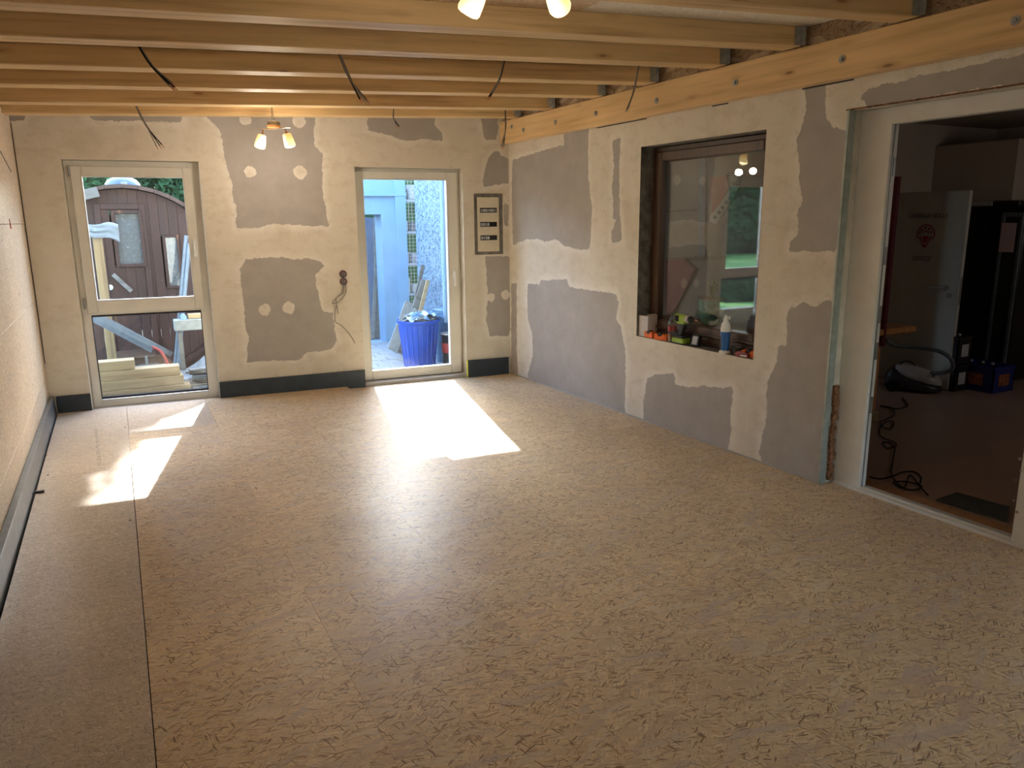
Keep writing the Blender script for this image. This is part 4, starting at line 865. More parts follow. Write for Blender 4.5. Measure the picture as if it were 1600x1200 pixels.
b = MB(); hull(b, [(-.16, .07, .14, .235), (-.10, .11, .12, .245), (.0, .128, .10, .235), (.10, .125, .08, .205), (.18, .095, .07, .165), (.225, .03, .07, .11)], F); b.build('top_cover', 'silver', vc, smooth=True)
for s in (-1, 1): b = MB(); b.cyl((-.16, s * .115, .055), (-.16, s * .15, .055), .055, seg=20, T=F); b.build('wheel', 'dark', vc)
b = MB(); b.tube([(-.14, 0, .235), (-.1, 0, .27), (-.03, 0, .265), (.0, 0, .24)], .01, T=F); b.build('carry_handle', 'black', vc, smooth=True)
hp = [atx(1441, 583, pv.x + .15), atx(1470, 583, pv.x + .1), atx(1488, 576, pv.x + .05), atx(1485, 560, pv.x), atx(1465, 548, pv.x - .05), atx(1430, 543, pv.x - .1), atx(1400, 540, pv.x - .2), atx(1384, 532, pv.x - .35)]
b = MB(); b.tube(hp, .018, seg=10, res=6); b.build('hose', 'kerb', vc, smooth=True)
cpx = [(1440, 745), (1446, 756), (1425, 768), (1402, 757), (1420, 748), (1445, 762), (1450, 775)]
cord = [(1410, 622), (1418, 634), (1400, 640), (1376, 634), (1393, 638), (1397, 650), (1385, 655), (1376, 660), (1378, 668), (1392, 670), (1396, 660), (1384, 661), (1374, 672), (1378, 684), (1396, 692), (1400, 696), (1386, 701), (1379, 694), (1390, 691), (1398, 700), (1396, 714), (1394, 728), (1392, 738), (1398, 752), (1412, 763), (1430, 766), (1440, 762), (1420, 753), (1396, 754), (1412, 764), (1422, 742), (1438, 762), (1450, 776)]
pts = [atz(a, c, .006) for a, c in cord]; pts = [Vector((p.x, p.y, .006 + .004 * (i % 3))) for i, p in enumerate(pts)]
b = MB(); b.tube(pts, .0045, seg=6, res=5); tag(b.build('power_cord', 'cableblk', smooth=True), 'black power cord curling across the side room floor', 'cord')
pts = [atz(a, c, .005) for a, c in [(1358, 745), (1376, 748), (1394, 744), (1410, 738), (1428, 737), (1439, 746), (1436, 758)]]
b = MB(); b.tube(pts, .0045, seg=6, res=5); tag(b.build('power_cord', 'cableblk', smooth=True), 'short looped black cord beside the wooden threshold plank', 'cord')
m0 = [atz(*p, 0) for p in [(1463, 783), (1495, 772), (1577, 795), (1573, 817)]]
tag(MB().add([(p.x, p.y, .0125) for p in m0] + [(p.x, p.y, .0) for p in m0], [(0, 1, 2, 3), (7, 6, 5, 4), (0, 4, 5, 1), (1, 5, 6, 2), (2, 6, 7, 3), (3, 7, 4, 0)]).build('door_mat', 'mat'), 'dark grey doormat behind the threshold plank of the side doorway', 'mat')
# fridge cabinets and crates
pf = atx(1518, 335, 7.45)
fr = thing('fridge', 'tall black glass-fronted fridge with a pink notice on its side', 'fridge', (7.8, 4.25, 0))
fy1 = atx(1513, 400, 7.5).y + .1; fy0 = atx(1596, 400, 7.5).y
MB().bevbox(7.5, 8.1, fy0, fy1, .03, 1.68, .01).build('cabinet', 'dark', fr)
yd = atx(1560, 400, 7.5).y
b = MB(); frame4(b, fy0 + .01, yd, .12, 1.62, .03, .03, .04, .04, -7.5, -7.475, Matrix(((0, -1, 0, 0), (1, 0, 0, 0), (0, 0, 1, 0), (0, 0, 0, 1)))); 
b.v = [Vector((-(v.x) + 0, v.y, v.z)) if v.x < 0 else v for v in b.v]; b.v = [Vector((14.975 - v.x, v.y, v.z)) for v in b.v]; b.build('glass_door_frame', 'kerb', fr)
MB().box(7.478, 7.486, fy0 + .04, yd - .03, .16, 1.58).build('glass_door', 'glassr', fr)
pp = atx(1573, 372, 7.47); MB().box(7.468, 7.471, pp.y - .075, pp.y + .06, pp.z - .13, pp.z + .14).build('pink_notice', 'paper', fr)
for i in range(9): MB().box(7.4665, 7.468, pp.y - .05, pp.y + .04, pp.z + .10 - i * .024, pp.z + .104 - i * .024).build('text_line', 'label', fr)
for (px, py, w_) in ((1530, 331, .3), (1575, 333, .25)):
    p = atx(px, py, 7.6); tag(MB().bevbox(7.55, 7.9, p.y - w_ / 2, p.y + w_ / 2, 1.68, 1.70 + .03, .006).build('flat_tray', 'black' if px > 1550 else 'silver'), ('dark flat tray' if px > 1550 else 'pale flat box') + ' lying on top of the tall black fridge', 'tray')
def bottle(label, x, y, z, group, h=.25):
    F = Matrix.Translation((x, y, z)); t = thing('bottle', label, 'bottle', mtx=F, group=group)
    b = MB(); b.lathe([(.028, 0), (.031, .005), (.031, h * .55), (.026, h * .65), (.013, h * .82), (.012, h), (.014, h * 1.01)], 14, F); b.build('bottle_body', 'bottlebrown', t, smooth=True)
    b = MB(); b.lathe([(.0142, h * .97), (.015, h * .98), (.0148, h * 1.04)], 12, F); b.build('cap', 'silver', t, smooth=True)
    b = MB(); b.lathe([(.0314, h * .2), (.0316, h * .21), (.0316, h * .45), (.0314, h * .46)], 14, F); b.build('bottle_label', 'label', t, smooth=True)
def crate(label, x0, x1, y0, y1, z, h, m, lab):
    t = thing('crate', label, 'crate', ((x0 + x1) / 2, (y0 + y1) / 2, z)); b = MB()
    b.box(x0, x1, y0, y1, z, z + .01); b.box(x0, x1, y0, y0 + .012, z, z + h); b.box(x0, x1, y1 - .012, y1, z, z + h)
    b.box(x0, x0 + .012, y0, y1, z, z + h); b.box(x1 - .012, x1, y0, y1, z, z + h)
    for zz in (z + .002, z + h - .025): b.box(x0 - .006, x0, y0 - .004, y1 + .004, zz, zz + .022); b.box(x0, x1, y0 - .006, y0, zz, zz + .022)
    b.build('crate_shell', m, t)
    MB().box(x0 - .004, x0 - .001, y0 + (y1 - y0) * .25, y0 + (y1 - y0) * .75, z + h * .25, z + h * .7).build('crate_logo', lab, t)
    MB().box(x0 + (x1 - x0) * .25, x0 + (x1 - x0) * .75, y0 - .004, y0 - .001, z + h * .25, z + h * .7).build('crate_logo', lab, t)
    return t
crate('dark blue crate with orange logos right of the open door leaf', 6.98, 7.30, 3.98, 4.36, .0, .24, 'cratemat', 'cratelogo')
crate('black beverage crate with pale logo, lower of the stack by the door edge', 6.76, 6.96, 4.20, 4.55, .0, .25, 'black', 'label')
crate('black beverage crate with pale logo, upper of the stack by the door edge', 6.76, 6.96, 4.20, 4.55, .262, .25, 'black', 'label')
k = 0
for yy in (4.24, 4.32, 4.40): k += 1; bottle({4.24: 'nearest', 4.32: 'middle', 4.40: 'farthest'}[yy] + ' brown bottle of the row in the upper black crate', 6.82, yy, .275, 'bottles in the upper black crate')
for yy in (4.05, 4.14, 4.25): bottle({4.05: 'nearest', 4.14: 'middle', 4.25: 'farthest'}[yy] + ' brown bottle of the row in the dark blue crate', 7.06, yy, .012, 'bottles in the dark blue crate')
# inner wall decoration seen through the brown window
ps = MRT.inverted()
po = RW(1110, 520, .3)
F = Matrix.Translation((4.05, 4.26, .80)); 
tag(MB().bevbox(3.87, 4.17, 3.55, 5.1, .76, .795, .004).build('window_board', 'sillwood'), 'inner window board behind the brown window', 'window sill')
F = Matrix.Translation((3.99, atx(1111, 490, 3.99).y, .796))
t = thing('plant_pot', 'turquoise glazed bowl pot with a small plant behind the brown window', 'pot', mtx=F)
zt = atx(1110, 467, 3.99).z - .796
b = MB(); b.lathe([(.045, 0), (.06, .01), (.092, zt * .45), (.100, zt * .85), (.104, zt), (.094, zt), (.085, zt * .85)], 24, F); b.build('glazed_bowl', 'teal', t, smooth=True)
b = MB(); b.lathe([(.10, zt - .004), (.107, zt), (.106, zt + .008), (.098, zt + .009)], 24, F); b.build('pale_rim', 'debris', t, smooth=True)
b = MB()
for i in range(9):
    a = i * 2.4; b.tube([(0, 0, zt), (.012 * math.cos(a), .012 * math.sin(a), zt + .04), (.035 * math.cos(a), .035 * math.sin(a), zt + .065 + .008 * i)], .003, T=F); b.ball((.038 * math.cos(a), .038 * math.sin(a), zt + .07 + .008 * i), .012, F, (1, .6, .7), 1)
b.build('foliage', 'green', t)
# fan pennants and shelving on the side room's opposite wall
fx = 7.06
cf_ = MB().box(5.9, 5.96, 5.35, 7.98, 0, 2.5).build('wall_cupboard_front', 'cupboard', kind='structure')
def panel(label, name, cat, pts, m, x=5.89, th=.006):
    q = [atx(*p, x) for p in pts]; return tag(MB().prism([(p.y, p.z) for p in q], x - th, x, ax='X').build(name, m), label, cat)
panel('red fabric pennant on the wall seen high through the brown window', 'pennant', 'pennant', [(1112, 278), (1136, 274), (1140, 292), (1114, 338), (1110, 300)], 'pennant', 5.898)
bnd = panel('pale diagonal scarf with dark shield seen through the brown window', 'scarf', 'scarf', [(1108, 345), (1112, 335), (1148, 288), (1156, 292), (1120, 352)], 'pennantw', 5.885)
q = [atx(*p, 5.868) for p in [(1136, 270), (1160, 270), (1156, 286), (1147, 291), (1139, 284)]]; MB().prism([(p.y, p.z) for p in q], 5.862, 5.868, ax='X').build('shield', 'ink', bnd)
q = [atx(*p, 5.86) for p in [(1140, 272), (1155, 272), (1152, 282), (1147, 286), (1142, 281)]]; MB().prism([(p.y, p.z) for p in q], 5.855, 5.86, ax='X').build('shield_field', 'pennantw', bnd)
for i in range(6):
    a = (1114 + i * 6, 340 - i * 7.6); q = [atx(*p, 5.868) for p in [(a[0], a[1]), (a[0] + 3, a[1] - 4), (a[0] + 7, a[1] - 1), (a[0] + 4, a[1] + 3)]]; MB().prism([(p.y, p.z) for p in q], 5.862, 5.868, ax='X').build('dark_stroke', 'ink', bnd)
panel('large dark red leaning panel at the lower left behind the brown window', 'red_signboard', 'board', [(1042, 406), (1072, 406), (1088, 420), (1058, 480), (1042, 500)], 'signred', 5.865, .02)
for pts, m_ in (([(1092, 235), (1102, 235), (1101, 405), (1090, 405)], 'kerb'), ([(1040, 402), (1180, 398), (1180, 404), (1040, 408)], 'brown'), ([(1040, 330), (1092, 326), (1092, 329), (1040, 333)], 'brown')):
    q = [atx(*p, 5.87) for p in pts]; MB().prism([(p.y, p.z) for p in q], 5.87, 5.9, ax='X').build('cupboard_rail', m_, cf_)
# ------------------------------------------------------------------ outdoors
GZ = -.06
grd = MB().box(-60, 24, 7.62, 60, -.5, GZ - .045).build('ground', 'soil', kind='structure')
MB().box(-60, -1.8, 9.6, 60, GZ - .05, GZ).build('lawn', 'grass', grd)
MB().box(-14, -1.2, 7.64, 9.6, GZ - .05, GZ - .005).build('path', 'paver', grd)
# pavers in front of the terrace door (rows run with the back wall)
PT = Matrix.Translation((1.9, 7.66, 0)) @ Matrix.Rotation(TH, 4, 'Z')
pm = MB().bevbox(0, .196, 0, .196, -.06, 0, .006).build('paver', 'paver', None, frame=Matrix.Identity(4)); first = True
for j in range(13):
    for i in range(15):
        x = -.55 + i * .2 + (.1 if j % 2 else 0); y = j * .2
        if (PT @ Vector((x, y, 0))).x < 1.3: continue
        o = pm if first else pm.copy()
        if not first: COL.objects.link(o)
        first = False; o.parent = grd; o.matrix_parent_inverse = Matrix.Identity(4)
        o.matrix_local = wm(grd).inverted() @ PT @ Matrix.Translation((x, y, GZ + random.uniform(-.004, .003)))
# white garage wall with a dark opening
XG0 = aty(560, 400, 10.2).x - 1.6
pe = aty(632, 400, 10.2).x
ob = [aty(569, 335, 10.2), aty(597, 530, 10.2)]
F = Matrix.Translation((XG0, 10.2, 0))
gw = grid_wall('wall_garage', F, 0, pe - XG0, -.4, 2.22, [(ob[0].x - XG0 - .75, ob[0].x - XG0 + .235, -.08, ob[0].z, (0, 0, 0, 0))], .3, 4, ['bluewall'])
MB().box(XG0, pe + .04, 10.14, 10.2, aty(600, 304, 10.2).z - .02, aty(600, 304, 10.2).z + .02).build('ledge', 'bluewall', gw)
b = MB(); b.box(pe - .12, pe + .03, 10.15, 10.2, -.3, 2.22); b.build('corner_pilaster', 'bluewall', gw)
MB().box(XG0, pe, 12.6, 12.8, -.4, 2.2).build('wall_garage_rear', 'soil', kind='structure')
def leaner(label, name, cat, px0, py0, px1, py1, y0, y1, w_, th, m, group=None):
    a = aty(px0, py0, y0); c = aty(px1, py1, y1); d = (c - a); L = d.length
    z = d.normalized(); x = Vector((1, 0, 0)); x = (x - z * x.dot(z)).normalized(); y = z.cross(x)
    T = Matrix(((x.x, y.x, z.x, a.x), (x.y, y.y, z.y, a.y), (x.z, y.z, z.z, a.z), (0, 0, 0, 1)))
    b = MB(); b.bevbox(-w_ / 2, w_ / 2, -th / 2, th / 2, 0, L, .003, T); return tag(b.build(name, m, frame=T), label, cat, group)
leaner('tall grey plank leaning inside the dark garage opening', 'leaning_plank', 'plank', 592, 527, 590, 340, 10.62, 10.72, .12, .03, 'grey_board')
leaner('narrow grey batten leaning at an angle inside the garage opening', 'leaning_batten', 'plank', 582, 529, 589, 400, 10.55, 10.66, .05, .03, 'grey_board')
leaner('dark panel leaning at the left inside the garage opening', 'leaning_sheet', 'sheet', 572, 528, 575, 340, 10.8, 10.95, .35, .03, 'dome')
# wire mesh fence between garage and roughcast wall
xa, xb = pe + .03, aty(652, 400, 10.6).x + .15
mf = thing('mesh_fence', 'dark wire mesh fence between the white garage and the roughcast wall', 'fence', ((xa + xb) / 2, 10.6, GZ))
for i in range(int((xb - xa) / .05) + 1): MB().cyl((xa + i * .05, 10.6, GZ), (xa + i * .05, 10.6, 2.7), .0028, seg=5).build('vertical_wire', 'hinge', mf)
b = MB()
for j in range(54): b.cyl((xa, 10.603, GZ + j * .05), (xb, 10.603, GZ + j * .05), .0028, seg=5)
b.build('horizontal_wires', 'hinge', mf, kind='stuff')
rk = thing('storage_rack', 'pale metal storage rack standing behind the wire mesh fence', 'rack', ((xa + xb) / 2, 11.0, GZ))
for zz in (1.88, 1.42, .95, .5): MB().bevbox(xa - .1, xb + .3, 10.9, 11.15, zz - .02, zz + .02, .005).build('shelf', 'alu', rk)
for xx in (xa - .1, xb + .27):
    for yy in (10.9, 11.12): MB().box(xx, xx + .03, yy, yy + .03, GZ - .045, 2.3).build('upright', 'alu', rk)
rr = random.Random(3)
for zz in (1.88, 1.42, .95, .5):
    for q in range(3): x = xa + .0 + q * .17; h = rr.uniform(.1, .28); tag(MB().bevbox(x, x + .14, 10.95, 11.1, zz + .021, zz + .021 + h, .01).build('stored_box', rr.choice(['debris', 'greyfelt', 'bluefilm', 'soil'])), 'small stored box, ' + ('left', 'middle', 'right')[q] + ' on the ' + {1.88: 'topmost', 1.42: 'second', .95: 'third', .5: 'lowest'}[zz] + ' rack shelf behind the wire mesh', 'box', 'boxes behind the wire mesh')
MB().box(xa - .5, xb + 1.2, 11.5, 11.6, -.4, 3.2).build('wall_yard', 'leaf', kind='structure')
# roughcast wall returning from the house on the right of the door
A = aty(651, 400, 9.6); Bp = aty(700, 400, 8.4)
xw = A.x
MB().add([(A.x, A.y, -.4), (A.x + .6, A.y + .35, -.4), (4.3, 7.9, -.4), (3.55, 7.75, -.4)] + [(A.x, A.y, 3.1), (A.x + .6, A.y + .35, 3.1), (4.3, 7.9, 3.1), (3.55, 7.75, 3.1)], [(3, 2, 1, 0), (4, 5, 6, 7), (0, 1, 5, 4), (1, 2, 6, 5), (2, 3, 7, 6), (3, 0, 4, 7)]).build('wall_roughcast', 'roughcast', kind='structure')
t0 = (Vector((A.x, A.y, 0)) - Vector((3.55, 7.75, 0))).normalized(); nn = Vector((t0.y, -t0.x, 0)) * (1 if t0.y < 0 else -1)
p = Vector((3.55, 7.75, 0)) + t0 * .45
pd = aty(694, 400, 8.05); 
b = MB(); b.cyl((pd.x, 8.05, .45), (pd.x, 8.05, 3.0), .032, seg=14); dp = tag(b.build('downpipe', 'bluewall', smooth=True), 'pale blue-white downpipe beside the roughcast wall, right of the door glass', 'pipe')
# blue bin full of rubble
pb0 = aty(657, 570, 7.98); F = Matrix.Translation((aty(656, 540, 8.1).x, 8.12, GZ + .001))
bn = thing('blue_bin', 'large blue ribbed plastic bin full of rubble outside the door', 'bin', mtx=F)
zt = aty(657, 503, 7.9).z - GZ
b = MB(); b.lathe([(.165, 0), (.17, .01), (.225, zt - .035), (.245, zt - .03), (.25, zt), (.235, zt), (.21, zt - .1)], 40, F); b.build('bin_body', 'blue', bn, smooth=True)
for i in range(22):
    a = 2 * math.pi * i / 22; b = MB(); b.cyl((.172 * math.cos(a), .172 * math.sin(a), .03), (.222 * math.cos(a), .222 * math.sin(a), zt - .06), .008, seg=6, T=F); b.build('rib', 'blue', bn)
rb_ = MB()
for i in range(70):
    a = rr.random() * 6.28; r = .19 * math.sqrt(rr.random()); G = F @ Matrix.Translation((r * math.cos(a), r * math.sin(a), zt - .02 + (.2 - r) * .5 * rr.random() + .02)) @ Matrix.Rotation(rr.random() * 3, 4, 'X') @ Matrix.Rotation(rr.random() * 3, 4, 'Z')
    s_ = rr.uniform(.02, .055); rb_.bevbox(-s_, s_, -s_ * .5, s_ * .5, -.006, .006, .002, G)
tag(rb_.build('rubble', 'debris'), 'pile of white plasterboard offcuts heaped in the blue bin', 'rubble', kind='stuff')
for i, (dx, dy, dz) in enumerate(((-.05, -.1, .10), (.10, -.05, .15), (.2, .02, .08), (.0, .05, .13))):
    b = MB(); vs = []; n_ = 9
    for j in range(n_):
        for k_ in range(n_): vs.append((dx + (j / 8 - .5) * .24, dy + (k_ / 8 - .5) * .2, zt + dz * .6 + .05 * noise.noise(Vector((j * .5 + i * 7, k_ * .5, 1))) - .12 * ((j / 8 - .5) ** 2 + (k_ / 8 - .5) ** 2)))
    b.add(vs, [(j * n_ + k_, j * n_ + k_ + 1, (j + 1) * n_ + k_ + 1, (j + 1) * n_ + k_) for j in range(n_ - 1) for k_ in range(n_ - 1)], F)
    tag(b.build('plastic_sheet', 'bluefilm', smooth=True), ['crumpled blue plastic sheet at the front of the bin rubble', 'crumpled blue plastic sheet crowning the bin rubble', 'crumpled blue plastic sheet hanging over the right bin edge', 'crumpled blue plastic sheet at the back of the bin rubble'][i], 'sheet')
px_ = aty(697, 540, 8.0); F = Matrix.Translation((px_.x + .055, 7.96, GZ + .001))
t = thing('paint_bucket', 'dark paint bucket with red label right of the blue bin', 'bucket', mtx=F); hz_ = aty(690, 523, 7.9).z - GZ
b = MB(); b.lathe([(.10, 0), (.105, .01), (.118, hz_ - .02), (.122, hz_ - .015), (.122, hz_), (.112, hz_), (.11, hz_ - .04)], 26, F); b.build('bucket_body', 'black', t, smooth=True)
b = MB(); b.lathe([(.1135, hz_ * .45), (.1145, hz_ * .46), (.118, hz_ * .72), (.1175, hz_ * .73)], 26, F); b.build('bucket_label', 'redlabel', t, smooth=True)
b = MB(); b.lathe([(.118, hz_ - .012), (.127, hz_ - .008), (.127, hz_ + .002), (.116, hz_ + .004)], 26, F); b.build('rim', 'silver', t, smooth=True)
F = Matrix.Translation((aty(693, 500, 8.4).x + .02, 8.36, GZ + .001)); hz_ = aty(693, 484, 8.3).z - GZ
t = thing('grey_tub', 'pale blue-grey tub standing behind the paint bucket', 'tub', mtx=F)
b = MB(); b.lathe([(.12, 0), (.125, .01), (.14, hz_ - .04), (.155, hz_ - .03), (.155, hz_), (.145, hz_ + .005)], 26, F); b.build('tub_body', 'bluefilm', t, smooth=True)
# boards leaning behind the bin
for i, (a, c, y0, y1, w_, m, lb) in enumerate(((( 618, 550), (646, 475), 8.75, 8.9, .22, 'debris', 'wide pale board leaning behind the blue bin'), ((626, 552), (665, 438), 8.65, 8.8, .10, 'grey_board', 'pale plank leaning behind the bin, second from right'), ((632, 553), (661, 414), 8.85, 9.0, .05, 'grey_board', 'thin batten leaning highest behind the blue bin'), ((640, 553), (669, 438), 8.6, 8.75, .05, 'lumber', 'narrow yellowish batten leaning rightmost behind the bin'))):
    leaner(lb, 'leaning_board', 'plank', *a, *c, y0, y1, w_, .02, m)
# ------------------------------------------------------------------ barrel sauna
BY = 9.2; bc = (.13, .975); BR = .985
bs = thing('barrel_sauna', 'dark red-brown wooden barrel sauna behind the left window', 'sauna', (bc[0], BY, GZ))
pw = .094; n_ = 21
dx0, dx1 = aty(158, 420, BY).x, aty(223, 400, BY).x
wx0, wx1, wz0, wz1 = aty(176, 333, BY).x + .01, aty(221, 333, BY).x - .03, aty(221, 412, BY).z, aty(176, 333, BY).z
ux0, ux1, uz0, uz1 = .505, .615, .92, 1.44
def seg_clip(x0, x1, z0, z1): 
    return z1 - z0 > .02
for i in range(n_):
    xa = bc[0] - BR + i * pw + .001; xb = xa + pw - .003; xm = (xa + xb) / 2
    def zr_(x): return math.sqrt(max(0, (BR - .01) ** 2 - (x - bc[0]) ** 2))
    segs = [(-9, 9)]
    if wx0 - .02 < xm < wx1 + .02: segs = [(-9, wz0 - .015), (wz1 + .015, 9)]
    if ux0 - .01 < xm < ux1 + .01: segs = [(-9, uz0 - .01), (uz1 + .01, 9)]
    for lo, hi in segs:
        pts = []
        za, zb2 = bc[1] - zr_(xa), bc[1] - zr_(xb); zc, zd = bc[1] + zr_(xb), bc[1] + zr_(xa)
        q = [(xa, max(lo, za)), (xb, max(lo, zb2)), (xb, min(hi, zc)), (xa, min(hi, zd))]
        if min(q[2][1], q[3][1]) - max(q[0][1], q[1][1]) < .01: continue
        dd = .012 if dx0 < xm < dx1 + .05 else 0
        MB().prism(q, BY - dd, BY + .04).build('plank', 'sauna', bs)
for i in range(40):   # staves of the barrel
    a0 = 2 * math.pi * i / 40; a1 = 2 * math.pi * (i + .985) / 40
    q = [(bc[0] + r * math.cos(a), bc[1] + r * math.sin(a)) for r, a in ((BR, a0), (BR, a1), (BR + .038, a1), (BR + .038, a0))]
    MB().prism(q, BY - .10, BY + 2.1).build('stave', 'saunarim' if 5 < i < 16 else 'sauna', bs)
def sframe(x0, x1, z0, z1, w_, name, y0=-.035, y1=.0): 
    b = MB(); frame4(b, x0, x1, z0, z1, w_, w_, w_, w_, BY + y0, BY + y1, None, .004); return b.build(name, 'sauna', bs)
sframe(dx0, dx1 + .07, .14, 1.80, .06, 'door_casing', -.03, -.008)
sframe(wx0 - .03, wx1 + .03, wz0 - .03, wz1 + .03, .035, 'door_window_frame', -.04, .03)
MB().box(wx0, wx1, BY + .0, BY + .006, wz0, wz1).build('door_window_glass', 'mirror', bs)
MB().box(wx0 + .01, wx1 - .03, BY + .012, BY + .016, wz0 + .03, wz0 + .30).build('reflection_sheet', 'reflgreen', bs)  # coloured sheet, lines and strips behind the glass imitate its bright reflection
for i in range(4): MB().box(wx0 + .06, wx1 - .07, BY + .010, BY + .012, wz0 + .16 + i * .03, wz0 + .165 + i * .03).build('reflection_line', 'label', bs)
MB().box(wx1 - .05, wx1 - .005, BY + .012, BY + .018, wz0 + .2, wz1 - .06).build('orange_reflection', 'orangewood', bs)
MB().box(wx0 + .0, wx1 - .06, BY + .014, BY + .02, wz1 - .22, wz1 - .05).build('pale_reflection', 'bluewall', bs)
sframe(ux0 - .03, ux1 + .03, uz0 - .03, uz1 + .03, .03, 'side_window_frame', -.02, .03)
MB().box(ux0, ux1, BY + .0, BY + .006, uz0, uz1).build('side_window_glass', 'mirror', bs)
MB().bevbox(dx0 + .02, dx1, BY - .04, BY - .012, .72, .80, .004).build('door_rail', 'sauna', bs)
MB().bevbox(dx0 + .02, dx1 + .02, BY - .04, BY - .012, .15, .24, .004).build('door_rail', 'saunarim', bs)
a = aty(180, 432, BY - .03); c = aty(202, 452, BY - .03); d = (c - a).normalized(); T = Matrix.Translation(a) @ Matrix.Rotation(-math.atan2(d.z, d.x), 4, 'Y')
b = MB(); b.bevbox(-.03, (c - a).length + .03, -.012, .0, -.022, .022, .003, T); b.build('door_handle_bar', 'grey_board', bs)
p = aty(172, 449, BY - .02); b = MB(); b.cyl((p.x, BY - .014, p.z), (p.x, BY - .028, p.z), .03, seg=20); b.build('round_badge', 'label', bs, smooth=True)
MB().box(bc[0] - .8, bc[0] + .8, BY + .2, BY + .32, GZ, .12).build('cradle', 'saunarim', bs); MB().box(bc[0] - .8, bc[0] + .8, BY + 1.7, BY + 1.82, GZ, .12).build('cradle', 'saunarim', bs)
MB().box(bc[0] - .95, bc[0] + .95, BY + 2.0, BY + 2.04, .2, 1.7).build('rear_wall', 'sauna', bs)
p = aty(192, 293, BY + .3); b = MB(); b.lathe([(.165, 0), (.175, .01), (.17, .03), (.14, .07), (.08, .095), (.02, .1)], 24, Matrix.Translation((p.x, BY + .3, bc[1] + BR + .03))); tag(b.build('roof_cowl', 'dome', smooth=True), 'blue-grey domed cowl sitting on top of the barrel sauna', 'cowl')
p = aty(192, 280, BY + 1.2); tag(MB().cyl((p.x, BY + 1.2, bc[1] + BR + .025), (p.x, BY + 1.2, 3.1), .11, seg=20).build('flue_pipe', 'cloth', smooth=True), 'white ribbed chimney flue rising behind the sauna cowl', 'chimney')
p = aty(143, 302, BY - .12); T = Matrix.Translation(p) @ Matrix.Rotation(R_(-14), 4, 'Y'); b = MB(); b.bevbox(-.16, .065, -.02, .02, -.05, .05, .004, T); tag(b.build('loose_board', 'grey_board'), 'short grey board sticking out at the upper left of the left window', 'board')
tag(MB().bevbox(p.x + .28, p.x + .34, BY - .05, BY + .05, bc[1] + BR + .022, bc[1] + BR + .06, .004).build('wooden_chock', 'debris'), 'small pale chock on the sauna rim beside the cowl', 'block')
# dust sheet at left, upright post, aluminium rails
p0, p1 = aty(144, 368, 8.7), aty(160, 555, 8.7)
tag(MB().bevbox(p0.x - .0, p0.x + .085, 8.65, 8.72, GZ, p0.z, .004).build('upright_post', 'lumberZ'), 'pale yellow upright post in front of the sauna, left', 'post')
p = aty(150, 362, 8.68)
b = MB(); vs = []; n_ = 12
for j in range(n_):
    for i in range(n_): x = i / (n_ - 1); z = j / (n_ - 1); vs.append((p.x - .28 + x * .48, 8.6 + .04 * noise.noise(Vector((x * 4, z * 4, 0))), p.z + .10 - .16 * z + .08 * (1 - x) * z - .05 * x * x + .02 * math.sin(x * 9)))
b.add(vs, [(j * n_ + i, j * n_ + i + 1, (j + 1) * n_ + i + 1, (j + 1) * n_ + i) for j in range(n_ - 1) for i in range(n_ - 1)])
ds = b.build('dust_sheet', 'cloth', smooth=True); md = ds.modifiers.new('s', 'SOLIDIFY'); md.thickness = .012; tag(ds, 'white sheet draped over the post at the left of the sauna', 'sheet')
def rod(label, name, cat, a, c, ya, yb2, r, m, seg=10): 
    A_, C_ = aty(*a, ya), aty(*c, yb2); b = MB(); b.cyl(A_, C_, r, seg=seg); return tag(b.build(name, m, smooth=seg > 6), label, cat)
rod('long bright aluminium rail standing at the right of the sauna, left one', 'metal_rail', 'rail', (272, 590), (291, 368), 8.56, 8.66, .018, 'alu', 6)
rod('bright aluminium rail standing at the right of the sauna, right one', 'metal_rail', 'rail', (277, 590), (296, 380), 8.52, 8.62, .018, 'alu', 6)
lean_px = [((146, 492), (240, 542), 'upper grey metal profile running diagonally behind the lower pane'), ((145, 498), (236, 549), 'lower pale metal profile running diagonally behind the lower pane'), ((152, 492), (268, 556), 'long dark grey metal profile behind the diagonal pair')]
for i, (a, c, lb) in enumerate(lean_px): 
    A_, C_ = aty(*a, 8.3 + .1 * i), aty(*c, 8.15 + .1 * i); d = (C_ - A_); T = Matrix.Translation(A_) @ Matrix.Rotation(-math.atan2(d.z, d.x), 4, 'Y')
    b = MB(); b.bevbox(-.1, d.length, -.015, .015, -.02, .02, .003, T); b.box(-.1, d.length, -.022, -.015, -.026, -.018, T); b.box(-.1, d.length, -.022, -.015, .018, .026, T); tag(b.build('metal_profile', ['alu', 'alu', 'greyfelt'][i]), lb, 'profile')
b = MB(); b.tube([aty(238, 542, 8.1), aty(250, 548, 8.08), aty(258, 560, 8.05), aty(264, 574, 8.05)], .014, res=5); tag(b.build('red_ended_hose', 'redlabel', smooth=True), 'short rusty red hose curving down from the metal profiles', 'hose')
